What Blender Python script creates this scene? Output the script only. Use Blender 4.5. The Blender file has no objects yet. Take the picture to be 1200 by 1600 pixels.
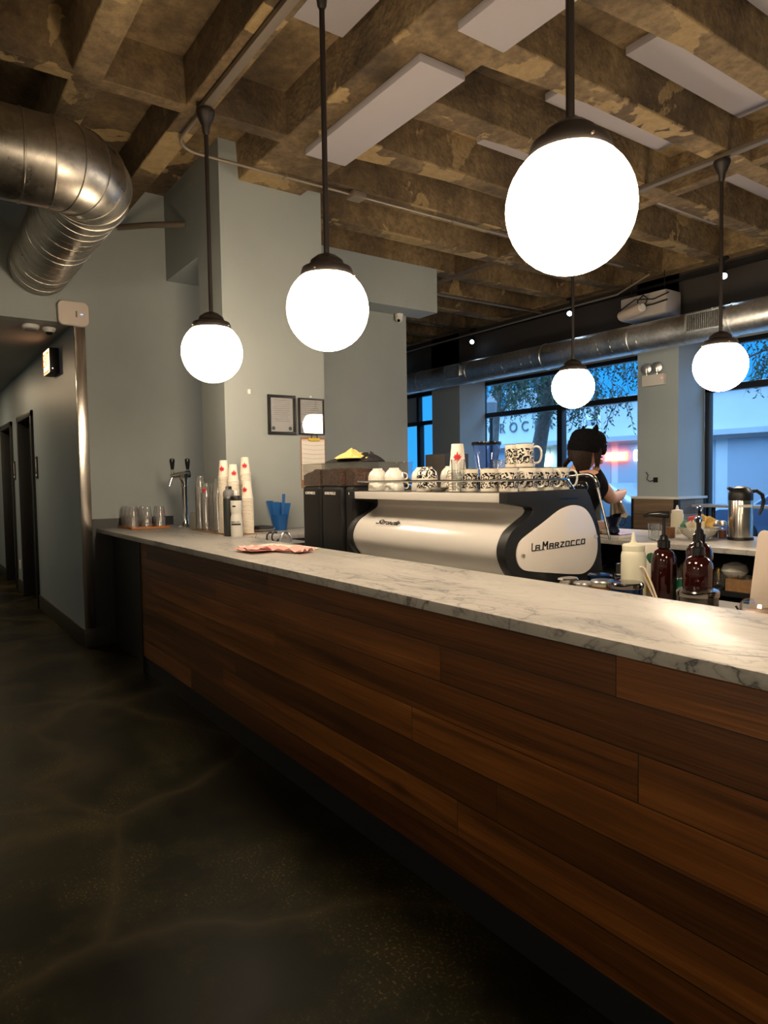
import bpy, bmesh, math, random
from mathutils import Vector, Matrix
random.seed(7)
PI = math.pi
C = bpy.context.scene.collection
K = 0.915                      # metric scale of the ceiling and window-wall survey
HC = 1.507                     # eye height
def kz(z): return HC + (z - HC) * K

# ------------------------------------------------------------------ materials
MATS = {}
def new_mat(name):
    m = bpy.data.materials.new(name); m.use_nodes = True
    nt = m.node_tree; MATS[name] = m
    return m, nt, nt.nodes['Principled BSDF']
def mat(name, col, rough=0.5, metal=0.0, emit=None, es=0.0, noise=0.0, nscale=20, bump=0.0, bscale=60, coat=0.0, trans=0.0, ior=1.45, alpha=1.0, spec=None):
    m, nt, b = new_mat(name)
    b.inputs['Base Color'].default_value = (*col, 1)
    b.inputs['Roughness'].default_value = rough
    b.inputs['Metallic'].default_value = metal
    b.inputs['Coat Weight'].default_value = coat
    b.inputs['Transmission Weight'].default_value = trans
    b.inputs['IOR'].default_value = ior
    b.inputs['Alpha'].default_value = alpha
    if spec is not None: b.inputs['Specular IOR Level'].default_value = spec
    if emit:
        b.inputs['Emission Color'].default_value = (*emit, 1); b.inputs['Emission Strength'].default_value = es
    if noise or bump:
        tc = nt.nodes.new('ShaderNodeTexCoord')
    if noise:
        n = nt.nodes.new('ShaderNodeTexNoise'); n.inputs['Scale'].default_value = nscale; n.inputs['Detail'].default_value = 6
        nt.links.new(tc.outputs['Object'], n.inputs['Vector'])
        r = nt.nodes.new('ShaderNodeMapRange'); r.inputs['From Min'].default_value = .3; r.inputs['From Max'].default_value = .7
        r.inputs['To Min'].default_value = 1 - noise; r.inputs['To Max'].default_value = 1 + noise
        nt.links.new(n.outputs['Fac'], r.inputs['Value'])
        mx = nt.nodes.new('ShaderNodeVectorMath'); mx.operation = 'SCALE'; mx.inputs[0].default_value = col
        nt.links.new(r.outputs['Result'], mx.inputs['Scale']); nt.links.new(mx.outputs[0], b.inputs['Base Color'])
    if bump:
        n2 = nt.nodes.new('ShaderNodeTexNoise'); n2.inputs['Scale'].default_value = bscale; n2.inputs['Detail'].default_value = 5
        nt.links.new(tc.outputs['Object'], n2.inputs['Vector'])
        bp = nt.nodes.new('ShaderNodeBump'); bp.inputs['Strength'].default_value = bump; bp.inputs['Distance'].default_value = .01
        nt.links.new(n2.outputs['Fac'], bp.inputs['Height']); nt.links.new(bp.outputs[0], b.inputs['Normal'])
    return m
class G:
    """tiny node helper"""
    def __init__(s, nt): s.nt = nt
    def n(s, typ, **kw):
        x = s.nt.nodes.new('ShaderNode' + typ)
        for k, v in kw.items():
            if k.startswith('_'): setattr(x, k[1:], v)
            else:
                x.inputs[k.replace('__', ' ')].default_value = v
        return x
    def l(s, a, b): s.nt.links.new(a, b)
    def ramp(s, fac, stops):
        r = s.nt.nodes.new('ShaderNodeValToRGB'); e = r.color_ramp.elements
        while len(e) < len(stops): e.new(0.5)
        for i, (p, c) in enumerate(stops):
            e[i].position = p; e[i].color = (*c, 1) if len(c) == 3 else c
        s.l(fac, r.inputs['Fac']); return r
    def mix(s, fac, a, b, typ='MIX'):
        m = s.nt.nodes.new('ShaderNodeMix'); m.data_type = 'RGBA'; m.blend_type = typ
        for idx, v in ((0, fac), (6, a), (7, b)):
            if isinstance(v, (int, float)): m.inputs[idx].default_value = v
            elif isinstance(v, tuple): m.inputs[idx].default_value = (*v, 1)
            else: s.l(v, m.inputs[idx])
        return m.outputs[2]
    def mth(s, op, a, b=0.0):
        m = s.nt.nodes.new('ShaderNodeMath'); m.operation = op
        for i, v in enumerate((a, b)):
            if isinstance(v, (int, float)): m.inputs[i].default_value = v
            else: s.l(v, m.inputs[i])
        return m.outputs[0]
    def bump(s, h, bsdf, st=.3, d=.01):
        bp = s.n('Bump', Strength=st, Distance=d); s.l(h, bp.inputs['Height']); s.l(bp.outputs[0], bsdf.inputs['Normal'])

def make_concrete():
    m, nt, b = new_mat('board_formed_concrete'); g = G(nt)
    tc = g.n('TexCoord')
    n1 = g.n('TexNoise', Scale=1.1, Detail=8.0, Roughness=.62); g.l(tc.outputs['Object'], n1.inputs['Vector'])
    n2 = g.n('TexNoise', Scale=14.0, Detail=8.0, Roughness=.7); g.l(tc.outputs['Object'], n2.inputs['Vector'])
    n3 = g.n('TexNoise', Scale=1.7, Detail=3.0, Distortion=.6); g.l(tc.outputs['Object'], n3.inputs['Vector'])
    base = g.ramp(n1.outputs['Fac'], [(.28, (.040, .026, .012)), (.42, (.10, .064, .029)), (.55, (.185, .122, .056)), (.72, (.30, .21, .10))])
    c = g.mix(.55, base.outputs[0], g.ramp(n2.outputs['Fac'], [(.32, (.15, .15, .15)), (.68, (.88, .88, .88))]).outputs[0], 'OVERLAY')
    wob = g.mth('ADD', n3.outputs['Fac'], g.mth('MULTIPLY', n2.outputs['Fac'], .12))
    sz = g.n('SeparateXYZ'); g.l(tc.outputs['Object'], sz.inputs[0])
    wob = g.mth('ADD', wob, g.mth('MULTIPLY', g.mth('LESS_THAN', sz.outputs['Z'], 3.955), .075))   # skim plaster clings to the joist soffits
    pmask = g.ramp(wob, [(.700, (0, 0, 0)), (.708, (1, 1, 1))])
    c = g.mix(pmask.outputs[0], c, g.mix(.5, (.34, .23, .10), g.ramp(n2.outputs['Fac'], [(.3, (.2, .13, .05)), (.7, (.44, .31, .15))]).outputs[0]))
    dk = g.ramp(n3.outputs['Fac'], [(.25, (.45, .42, .4)), (.42, (1, 1, 1))])
    c = g.mix(1.0, c, dk.outputs[0], 'MULTIPLY')
    g.l(c, b.inputs['Base Color']); b.inputs['Roughness'].default_value = .85
    v = g.n('TexVoronoi', Scale=28.0); g.l(tc.outputs['Object'], v.inputs['Vector'])
    h = g.mth('ADD', n2.outputs['Fac'], g.mth('MULTIPLY', v.outputs['Distance'], .4))
    g.bump(h, b, .8, .025)
    return m
def make_marble():
    m, nt, b = new_mat('white_grey_marble'); g = G(nt); tc = g.n('TexCoord')
    mp = g.n('Mapping'); mp.inputs['Scale'].default_value = (.8, 1.5, 1.2); mp.inputs['Rotation'].default_value = (0, 0, .35)
    g.l(tc.outputs['Object'], mp.inputs['Vector'])
    def vein(scale, dist, w, det=5.0):
        n = g.n('TexNoise', Scale=scale, Detail=det, Roughness=.55, Distortion=dist); g.l(mp.outputs[0], n.inputs['Vector'])
        a = g.mth('ABSOLUTE', g.mth('SUBTRACT', n.outputs['Fac'], .5))
        return g.ramp(a, [(0, (1, 1, 1)), (w, (.25, .25, .25)), (w * 3, (0, 0, 0))]).outputs[0]
    n0 = g.n('TexNoise', Scale=2.2, Detail=4.0); g.l(mp.outputs[0], n0.inputs['Vector'])
    base = g.ramp(n0.outputs['Fac'], [(.35, (.45, .43, .395)), (.6, (.385, .365, .34)), (.75, (.29, .28, .27))]).outputs[0]
    msk = g.n('TexNoise', Scale=1.3, Detail=2.0); g.l(mp.outputs[0], msk.inputs['Vector'])
    mk = g.ramp(msk.outputs['Fac'], [(.42, (.15, .15, .15)), (.6, (1, 1, 1))]).outputs[0]
    v1 = g.mix(1.0, vein(2.6, 1.6, .016), mk, 'MULTIPLY')
    v2 = g.mix(1.0, vein(6.5, 1.0, .016), mk, 'MULTIPLY')
    c = g.mix(v1, base, (.10, .098, .105)); 
    f2 = g.mix(.55, (0, 0, 0), v2)
    c = g.mix(f2, c, (.13, .125, .13))
    g.l(c, b.inputs['Base Color']); b.inputs['Roughness'].default_value = .34; b.inputs['Specular IOR Level'].default_value = .22
    return m
def make_wood(name, cols, row=.118, width=1.75, mortar=.0016, axis='x', rough=.42):
    m, nt, b = new_mat(name); g = G(nt); tc = g.n('TexCoord')
    sp = g.n('SeparateXYZ'); g.l(tc.outputs['Object'], sp.inputs[0])
    rowi = g.mth('FLOOR', g.mth('DIVIDE', sp.outputs['Z'], row))
    wn = g.n('TexWhiteNoise', _noise_dimensions='1D'); g.l(rowi, wn.inputs['W'])
    xs = g.mth('ADD', sp.outputs['X' if axis == 'x' else 'Y'], g.mth('MULTIPLY', wn.outputs['Value'], width))
    cb = g.n('CombineXYZ'); g.l(xs, cb.inputs[0]); g.l(sp.outputs['Z'], cb.inputs[1])
    br = g.n('TexBrick', Scale=1.0, Mortar__Size=mortar, Mortar__Smooth=.0, Bias=0.0, Brick__Width=width, Row__Height=row)
    br.offset = 0.0; br.offset_frequency = 1; br.squash = 1.0
    br.inputs['Color1'].default_value = (0, 0, 0, 1); br.inputs['Color2'].default_value = (1, 1, 1, 1); br.inputs['Mortar'].default_value = (.5, .5, .5, 1)
    g.l(cb.outputs[0], br.inputs['Vector'])
    off = g.n('VectorMath', _operation='SCALE', Scale=37.0); g.l(br.outputs['Color'], off.inputs[0])
    add = g.n('VectorMath', _operation='ADD'); g.l(cb.outputs[0], add.inputs[0]); g.l(off.outputs[0], add.inputs[1])
    mp = g.n('Mapping'); mp.inputs['Scale'].default_value = (.42, 10, 1); g.l(add.outputs[0], mp.inputs['Vector'])
    n = g.n('TexNoise', Scale=1.7, Detail=9.0, Roughness=.6, Distortion=.7); g.l(mp.outputs[0], n.inputs['Vector'])
    mp2 = g.n('Mapping'); mp2.inputs['Scale'].default_value = (1.2, 60, 1); g.l(add.outputs[0], mp2.inputs['Vector'])
    n2 = g.n('TexNoise', Scale=2.0, Detail=4.0); g.l(mp2.outputs[0], n2.inputs['Vector'])
    k = len(cols)
    grain = g.ramp(n.outputs['Fac'], [(.28 + .44 * i / (k - 1), cols[i]) for i in range(k)]).outputs[0]
    tone = g.ramp(br.outputs['Color'], [(0, (.36, .33, .31)), (.5, (.72, .68, .66)), (1, (1.12, 1.12, 1.12))]).outputs[0]
    c = g.mix(1.0, grain, tone, 'MULTIPLY')
    fine = g.ramp(n2.outputs['Fac'], [(.35, (.6, .6, .6)), (.65, (1.15, 1.15, 1.15))]).outputs[0]
    c = g.mix(.5, c, g.mix(1.0, c, fine, 'MULTIPLY'))
    kn = g.n('TexVoronoi', Scale=1.0); kmp = g.n('Mapping'); kmp.inputs['Scale'].default_value = (1.3, 3.2, 1); g.l(add.outputs[0], kmp.inputs['Vector']); g.l(kmp.outputs[0], kn.inputs['Vector'])
    c = g.mix(g.ramp(kn.outputs['Distance'], [(.04, (.8, .8, .8)), (.11, (0, 0, 0))]).outputs[0], c, tuple(q * .35 for q in cols[1]))
    c = g.mix(br.outputs['Fac'], c, (.006, .004, .003))
    g.l(c, b.inputs['Base Color']); b.inputs['Roughness'].default_value = rough
    g.bump(g.mth('SUBTRACT', n2.outputs['Fac'], g.mth('MULTIPLY', br.outputs['Fac'], 3.0)), b, .25, .004)
    return m
def make_floor():
    m, nt, b = new_mat('dark_stained_concrete'); g = G(nt); tc = g.n('TexCoord')
    n1 = g.n('TexNoise', Scale=1.3, Detail=10.0, Roughness=.72); g.l(tc.outputs['Object'], n1.inputs['Vector'])
    n2 = g.n('TexNoise', Scale=90.0, Detail=4.0); g.l(tc.outputs['Object'], n2.inputs['Vector'])
    v = g.n('TexVoronoi', _feature='DISTANCE_TO_EDGE', Scale=.62)
    nd = g.n('TexNoise', Scale=1.2, Detail=3.0); g.l(tc.outputs['Object'], nd.inputs['Vector'])
    sc = g.n('VectorMath', _operation='SCALE', Scale=.55); g.l(nd.outputs['Color'], sc.inputs[0])
    ad = g.n('VectorMath', _operation='ADD'); g.l(tc.outputs['Object'], ad.inputs[0]); g.l(sc.outputs[0], ad.inputs[1]); g.l(ad.outputs[0], v.inputs['Vector'])
    base = g.ramp(n1.outputs['Fac'], [(.32, (.0014, .0011, .0007)), (.47, (.0055, .0050, .0020)), (.60, (.014, .012, .0045)), (.78, (.032, .025, .009))]).outputs[0]
    line = g.ramp(v.outputs['Distance'], [(0, (.38, .38, .38)), (.02, (.12, .12, .12)), (.06, (0, 0, 0))]).outputs[0]
    c = g.mix(line, base, (.05, .038, .018))
    sp = g.mix(1.0, g.ramp(n2.outputs['Fac'], [(.56, (0, 0, 0)), (.70, (1, 1, 1))]).outputs[0], g.ramp(n1.outputs['Fac'], [(.5, (0, 0, 0)), (.62, (1, 1, 1))]).outputs[0], 'MULTIPLY')
    c = g.mix(sp, c, (.10, .070, .030))
    g.l(c, b.inputs['Base Color'])
    b.inputs['Specular IOR Level'].default_value = .06
    r = g.ramp(n1.outputs['Fac'], [(.3, (.34, .34, .34)), (.7, (.55, .55, .55))]); g.l(r.outputs[0], b.inputs['Roughness'])
    g.bump(n1.outputs['Fac'], b, .08, .02)
    return m
def make_galv(name, col=(.52, .5, .46), rough=.34):
    m, nt, b = new_mat(name); g = G(nt); tc = g.n('TexCoord')
    v = g.n('TexVoronoi', Scale=34.0); g.l(tc.outputs['Object'], v.inputs['Vector'])
    n = g.n('TexNoise', Scale=3.0, Detail=5.0); g.l(tc.outputs['Object'], n.inputs['Vector'])
    r = g.ramp(v.outputs['Color'], [(0, tuple(x * .82 for x in col)), (1, tuple(min(1, x * 1.12) for x in col))])
    c = g.mix(.5, r.outputs[0], g.mix(1.0, r.outputs[0], g.ramp(n.outputs['Fac'], [(.3, (.6, .58, .54)), (.7, (1.1, 1.1, 1.1))]).outputs[0], 'MULTIPLY'))
    g.l(c, b.inputs['Base Color']); b.inputs['Metallic'].default_value = 1
    rr = g.ramp(n.outputs['Fac'], [(.3, (rough - .07,) * 3), (.7, (rough + .1,) * 3)]); g.l(rr.outputs[0], b.inputs['Roughness'])
    return m
def make_pattern():
    """cream glaze with a wrap-around black scroll print between two bands"""
    m, nt, b = new_mat('cream_glaze_with_black_scroll_print'); g = G(nt); tc = g.n('TexCoord')
    n = g.n('TexNoise', Scale=46.0, Detail=1.5, Roughness=.4, Distortion=2.2); g.l(tc.outputs['Object'], n.inputs['Vector'])
    mk = g.ramp(n.outputs['Fac'], [(.475, (0, 0, 0)), (.49, (1, 1, 1))]).outputs[0]
    s = g.n('SeparateXYZ'); g.l(tc.outputs['Object'], s.inputs[0])
    z = s.outputs['Z']
    band = g.mth('MULTIPLY', g.mth('GREATER_THAN', z, .018), g.mth('LESS_THAN', z, .092))
    f = g.mth('MULTIPLY', band, mk)
    lines = g.mth('MULTIPLY', g.mth('GREATER_THAN', z, .112), g.mth('LESS_THAN', z, .1145))
    f = g.mth('MAXIMUM', f, lines)
    c = g.mix(f, (.72, .66, .56), (.012, .011, .014))
    g.l(c, b.inputs['Base Color']); b.inputs['Roughness'].default_value = .2; b.inputs['Coat Weight'].default_value = .3
    return m
def make_glass(name, tint=(.9, .95, 1), refl=.9, rough=.02, base=.04, milky=0.0):
    m = bpy.data.materials.new(name); m.use_nodes = True; MATS[name] = m
    nt = m.node_tree; nt.nodes.clear(); g = G(nt)
    o = g.n('OutputMaterial'); t = g.n('BsdfTransparent'); t.inputs[0].default_value = (*tint, 1)
    s = g.n('BsdfGlossy'); s.inputs['Color'].default_value = (refl,) * 3 + (1,); s.inputs['Roughness'].default_value = rough
    lw = g.n('LayerWeight', Blend=.12); mx = g.n('MixShader')
    f = g.mth('ADD', g.mth('MULTIPLY', lw.outputs['Fresnel'], .8), base)
    tsrc = t.outputs[0]
    if milky:
        tr = g.n('BsdfTranslucent'); tr.inputs[0].default_value = (.8, .78, .74, 1); df = g.n('BsdfDiffuse'); df.inputs[0].default_value = (.8, .78, .74, 1)
        m1 = g.n('MixShader'); m1.inputs[0].default_value = .5; g.l(tr.outputs[0], m1.inputs[1]); g.l(df.outputs[0], m1.inputs[2])
        m2 = g.n('MixShader'); m2.inputs[0].default_value = milky; g.l(t.outputs[0], m2.inputs[1]); g.l(m1.outputs[0], m2.inputs[2]); tsrc = m2.outputs[0]
    g.l(f, mx.inputs[0]); g.l(tsrc, mx.inputs[1]); g.l(s.outputs[0], mx.inputs[2]); g.l(mx.outputs[0], o.inputs[0])
    return m

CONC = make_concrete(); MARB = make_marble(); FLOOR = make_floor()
WOOD = make_wood('walnut_planks', [(.060, .020, .0045), (.125, .042, .008), (.20, .070, .013), (.30, .115, .024)], row=.131, width=2.1)
WOOD2 = make_wood('rustic_board_panels', [(.09, .06, .04), (.17, .115, .07), (.27, .19, .12)], row=.2, width=1.2, rough=.6)
WOOD3 = make_wood('pale_board_panels', [(.25, .21, .17), (.34, .29, .23), (.42, .37, .31)], row=.2, width=1.1, axis='y', rough=.6)
GALV = make_galv('galvanized_duct_metal', (.40, .37, .32), .32); GALV2 = make_galv('galvanized_duct_metal_bright', (.78, .80, .82), .40)
PATT = make_pattern()
WALL = mat('grey_wall_paint', (.31, .334, .318), .62, noise=.03, nscale=3, bump=.08, bscale=180)
WALL_PALE = mat('pale_column_paint', (.37, .43, .45), .6, noise=.03, nscale=3)
HALLW = mat('blue_grey_corridor_paint', (.20, .25, .29), .42, noise=.04, nscale=3, bump=.06, bscale=160)
HCEIL = mat('corridor_ceiling_paint', (.30, .29, .26), .7)
BLACKP = mat('black_painted_panel', (.008, .008, .009), .5)
BASEB = mat('dark_vinyl_baseboard', (.016, .014, .011), .5)
STEEL = mat('brushed_stainless', (.50, .46, .41), .2, 1, noise=.06, nscale=4, bump=.05, bscale=4)
CHROME = mat('polished_chrome', (.8, .8, .8), .08, 1)
NICKEL = mat('satin_steel', (.6, .58, .55), .28, 1)
BRONZE = mat('dark_bronze_metal', (.05, .042, .038), .42, .7)
BRONZE2 = mat('weathered_bronze_metal', (.09, .065, .045), .45, .6)
BLACKM = mat('satin_black_metal', (.012, .012, .013), .38, .2)
BLACKG = mat('gloss_black_plastic', (.008, .008, .009), .15)
BLACKF = mat('window_frame_black', (.010, .011, .014), .4)
FABW = mat('acoustic_panel_fabric', (.36, .325, .33), .9, bump=.1, bscale=400)
ENAM = mat('warm_white_enamel', (.55, .525, .49), .18, coat=.35)
ENAMP = mat('side_panel_white_acrylic', (.80, .74, .68), .10, coat=.5)
CHAR = mat('charcoal_cast_frame', (.013, .0135, .014), .45, spec=.3)
WPLA = mat('white_plastic', (.72, .70, .66), .4)
CREAM = mat('cream_ceramic', (.66, .63, .56), .18, coat=.3)
PAPER = mat('paper_cup_stock', (.80, .73, .62), .7)
REDP = mat('red_leaf_print', (.55, .02, .03), .6)
CLEAR = make_glass('clear_plastic_cup', (.96, .955, .95), .9, .10, .05, .16)
GLASSW = make_glass('clear_glassware', (.97, .98, .98), .95, .03, .06, .03)
PANE = make_glass('window_pane_glass', (.95, .98, 1), .9, .01, .02)
ACRY = make_glass('clear_acrylic_bin', (.95, .94, .92), .9, .05, .035, .03)
CGLASS = make_glass('certificate_glass', (.95, .95, .95), .9, .02, .08)
SMOKE = make_glass('smoky_hopper_plastic', (.80, .84, .99), .9, .05, .06)
BEANS = mat('roasted_coffee_beans', (.10, .040, .018), .35, noise=.95, nscale=85, bump=1.0, bscale=85)
GLOBE = mat('lit_opal_glass', (.9, .88, .84), .3, emit=(1, .80, .57), es=42)
AMBERT = mat('terracotta_tray', (.42, .15, .04), .4)
CLOTHY = mat('yellow_cloth', (.80, .62, .20), .9, bump=.4, bscale=90)
CLOTHB = mat('black_cloth', (.014, .013, .016), .9, bump=.4, bscale=90)
PINK = mat('pink_paper', (.80, .36, .32), .8)
WPAP = mat('white_paper', (.80, .74, .66), .8)
BLUEP = mat('translucent_blue_plastic', (.02, .13, .42), .3, trans=.25)
SYRUP = mat('dark_red_syrup_glass', (.020, .002, .002), .08, coat=.4)
SQZ = mat('ivory_squeeze_plastic', (.66, .64, .50), .35)
DBLUE = mat('navy_anodised_lid', (.012, .03, .09), .15, .6)
SKIN = mat('skin', (.62, .33, .22), .5, noise=.05, nscale=30)
SHIRT = mat('black_tshirt_fabric', (.005, .005, .006), .9, bump=.2, bscale=200, spec=.1)
KNIT = mat('black_ribbed_knit', (.005, .005, .006), .95, bump=.9, bscale=130, spec=.08)
HAIR = mat('dark_brown_hair', (.016, .008, .005), .55, bump=.5, bscale=150, spec=.25)
PANTS = mat('dark_apron_fabric', (.010, .010, .012), .8)
GREENY = mat('green_plastic', (.01, .10, .05), .4)
YELP = mat('yellow_plastic', (.70, .48, .03), .4)
WOODL = mat('light_wooden_lid', (.30, .16, .07), .5, noise=.2, nscale=40)
RED = mat('red_plastic', (.6, .02, .02), .35)
TANB = mat('brown_clipboard', (.34, .14, .07), .6)
CERT = mat('certificate_paper', (.60, .60, .60), .6)
CERTI = mat('certificate_print', (.10, .12, .14), .7)
GREYT = mat('grey_plastic', (.16, .16, .16), .5)
COND = mat('galvanised_conduit', (.30, .24, .18), .45, .6)
STRIP = mat('painted_raceway', (.17, .135, .10), .5, .3)
DOORM = mat('dark_navy_door_paint', (.010, .014, .018), .4)
TAND = mat('tan_door_edge', (.35, .24, .13), .6)

# ------------------------------------------------------------------ mesh builder
class B:
    def __init__(s, o=(0, 0, 0)): s.bm = bmesh.new(); s.o = Vector(o)
    def _v(s, p): return s.bm.verts.new(Vector(p) - s.o)
    def box(s, x0, x1, y0, y1, z0, z1):
        v = [s._v((x, y, z)) for z in (z0, z1) for x, y in ((x0, y0), (x1, y0), (x1, y1), (x0, y1))]
        for f in ((3, 2, 1, 0), (4, 5, 6, 7), (0, 1, 5, 4), (1, 2, 6, 5), (2, 3, 7, 6), (3, 0, 4, 7)): s.bm.faces.new([v[i] for i in f])
        return s
    def loft(s, rings, caps=True, closed=False):
        vs = [[s._v(p) for p in r] for r in rings]; n = len(vs[0])
        rng = range(len(vs)) if closed else range(len(vs) - 1)
        for i in rng:
            a, b = vs[i], vs[(i + 1) % len(vs)]
            for j in range(n):
                k = (j + 1) % n
                try: s.bm.faces.new((a[j], a[k], b[k], b[j]))
                except ValueError: pass
        if caps and not closed:
            s.bm.faces.new(list(reversed(vs[0]))); s.bm.faces.new(vs[-1])
        return s
    def prism(s, pts, axis, a, b):
        def P(u, v, w): return {'x': (w, u, v), 'y': (u, w, v), 'z': (u, v, w)}[axis]
        return s.loft([[P(u, v, a) for u, v in pts], [P(u, v, b) for u, v in pts]])
    def cyl(s, p0, p1, r0, r1=None, n=20):
        p0, p1 = Vector(p0), Vector(p1); r1 = r0 if r1 is None else r1
        d = (p1 - p0).normalized(); u = d.orthogonal().normalized(); w = d.cross(u)
        return s.loft([[p + (u * math.cos(t) + w * math.sin(t)) * r for t in [2 * PI * i / n for i in range(n)]] for p, r in ((p0, r0), (p1, r1))])
    def tube(s, path, r, n=10, closed=False):
        P = [Vector(p) for p in path]; R = r if isinstance(r, (list, tuple)) else [r] * len(P)
        rings = []; u = None
        for i, p in enumerate(P):
            a = P[i - 1] if (i > 0 or closed) else p; b = P[(i + 1) % len(P)] if (i < len(P) - 1 or closed) else p
            d = (b - a).normalized()
            u = (d.orthogonal() if u is None else (u - d * u.dot(d))).normalized(); w = d.cross(u)
            rings.append([p + (u * math.cos(t) + w * math.sin(t)) * R[i] for t in [2 * PI * k / n for k in range(n)]])
        return s.loft(rings, caps=not closed, closed=closed)
    def lathe(s, prof, c=(0, 0, 0), n=28, axis=(0, 0, 1)):
        c = Vector(c); ax = Vector(axis).normalized()
        u = Vector((1, 0, 0)) if abs(ax.z) > .99 else ax.orthogonal().normalized(); w = ax.cross(u)
        rings = []
        for r, z in prof: rings.append([c + ax * z + (u * math.cos(2 * PI * i / n) + w * math.sin(2 * PI * i / n)) * max(r, 1e-4) for i in range(n)])
        return s.loft(rings)
    def ball(s, c, r, n=20, sc=(1, 1, 1)):
        c = Vector(c); k = n // 2
        return s.loft([[c + Vector((math.cos(2 * PI * j / n) * math.sin(a) * r * sc[0], math.sin(2 * PI * j / n) * math.sin(a) * r * sc[1], -math.cos(a) * r * sc[2])) for j in range(n)] for a in [max(.02, min(PI - .02, PI * i / k)) for i in range(k + 1)]])
    def quad(s, *p): s.bm.faces.new([s._v(q) for q in p]); return s
    def build(s, name, m, parent=None, bevel=0, smooth=True, seg=2, ang=32, solid=0):
        bm = s.bm
        bmesh.ops.recalc_face_normals(bm, faces=bm.faces)
        if bevel:
            ed = [e for e in bm.edges if len(e.link_faces) == 2 and e.calc_face_angle(0) > .6]
            bmesh.ops.bevel(bm, geom=ed, offset=bevel, segments=seg, affect='EDGES', profile=.6, clamp_overlap=True)
        me = bpy.data.meshes.new(name); bm.to_mesh(me); bm.free()
        if smooth:
            for p in me.polygons: p.use_smooth = True
            me.set_sharp_from_angle(angle=math.radians(ang))
        me.materials.append(m)
        o = bpy.data.objects.new(name, me); C.objects.link(o)
        if parent: o.parent = parent
        else: o.location = s.o
        if solid:
            md = o.modifiers.new('thick', 'SOLIDIFY'); md.thickness = solid
        return o
def thing(name, label, cat, loc=(0, 0, 0), rz=0, group=None):
    o = bpy.data.objects.new(name, None); C.objects.link(o); o.location = loc; o.rotation_euler = (0, 0, rz); o.empty_display_size = .05
    o['label'] = label; o['category'] = cat
    if group: o['group'] = group
    return o
def tag(o, label, cat, group=None, kind=None):
    o['label'] = label; o['category'] = cat
    if group: o['group'] = group
    if kind: o['kind'] = kind
    return o
def struct(name, b, m, **kw):
    o = b.build(name, m, **kw)
    if not kw.get('parent'): o['kind'] = 'structure'
    return o
def dup(root, loc, rz=0, label=None, group=None):
    r = root.copy(); C.objects.link(r); r.location = loc; r.rotation_euler = (0, 0, rz)
    if label: r['label'] = label
    if group: r['group'] = group
    for ch in list(root.children):
        c = ch.copy(); C.objects.link(c); c.parent = r
        for q in list(ch.children):
            d = q.copy(); C.objects.link(d); d.parent = c
    return r
def text(name, s, size, m, parent, M, ext=.001, align='CENTER'):
    cu = bpy.data.curves.new('t', 'FONT'); cu.body = s; cu.size = size; cu.extrude = ext; cu.align_x = align; cu.align_y = 'CENTER'
    t = bpy.data.objects.new('t', cu); C.objects.link(t)
    bpy.context.view_layer.update()
    me = bpy.data.meshes.new_from_object(t.evaluated_get(bpy.context.evaluated_depsgraph_get()))
    bpy.data.objects.remove(t); me.materials.clear(); me.materials.append(m)
    me.transform(M)
    o = bpy.data.objects.new(name, me); C.objects.link(o)
    if parent: o.parent = parent
    return o
def frame3(org, right, up):
    """matrix that puts text (x right, y up) on a wall"""
    r = Vector(right).normalized(); u = Vector(up).normalized(); n = r.cross(u)
    M = Matrix((r, u, n)).transposed().to_4x4(); M.translation = Vector(org); return M
def arc(c, r, a0, a1, n, plane='yz'):
    out = []
    for i in range(n + 1):
        t = math.radians(a0 + (a1 - a0) * i / n); a, b = r * math.cos(t), r * math.sin(t)
        out.append((c[0] + (a if plane[0] == 'x' else 0), c[1] + (a if plane[0] == 'y' else b if plane[1] == 'y' else 0), c[2] + (b if plane[1] == 'z' else 0)))
    return out

# ------------------------------------------------------------------ key dimensions
ZJ = kz(4.16)          # underside of the concrete joists
ZS = kz(4.485)         # underside of the slab
XW = -6.68             # end wall of the bar
YC = 1.342             # corridor wall plane
YP = 8.6 * K; YW = 9.28 * K    # column faces, window plane
XR, YN = 4.2, -2.6     # right and near limits of the room
XF = -12.6 * K

# ------------------------------------------------------------------ setting: floor, ceiling, walls
struct('floor', B().box(-13.6, XR, YN, YW + .1, -.1, 0), FLOOR, smooth=False)
b = B(); b.box(XF - .2, XR, YN, YW + .2, ZS, ZS + .2)
JU = [-10.85, -10.1, -9.3, -8.44, -7.72, -6.95, -6.16, -5.42, -4.63, -3.86, -3.09, -2.34, -1.57, -.8, -.03, .74, 1.5, 2.27, 3.04, 3.8]
JN = [0]
def joist(poly, z0=ZJ, z1=ZS + .01, t=.018):
    JN[0] += 1; z0 += .0013 * (JN[0] % 9)
    cx = sum(p[0] for p in poly) / len(poly); cy = sum(p[1] for p in poly) / len(poly)
    top = []
    for p in poly:
        top.append((p[0] + math.copysign(t, p[0] - cx), p[1] + math.copysign(t, p[1] - cy), z1))
    b.loft([[(p[0], p[1], z0) for p in poly], top])
for u in JU:
    poly = [(u, 3.15), (u, 8.5), (u - .19, 8.5), (u - .19, 4.15), (u - .275, 3.15)]
    joist([(x * K, y * K) for x, y in poly])
joist([(-12.6 * K, 2.575 * K), (XR, 2.575 * K), (XR, 3.2 * K), (-12.6 * K, 3.2 * K)])
joist([(-12.6 * K, 6.1 * K), (XR, 6.1 * K), (XR, 6.23 * K), (-12.6 * K, 6.23 * K)])
joist([(-12.6 * K, 8.4 * K), (XR, 8.4 * K), (XR, 8.62 * K), (-12.6 * K, 8.62 * K)])
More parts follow.
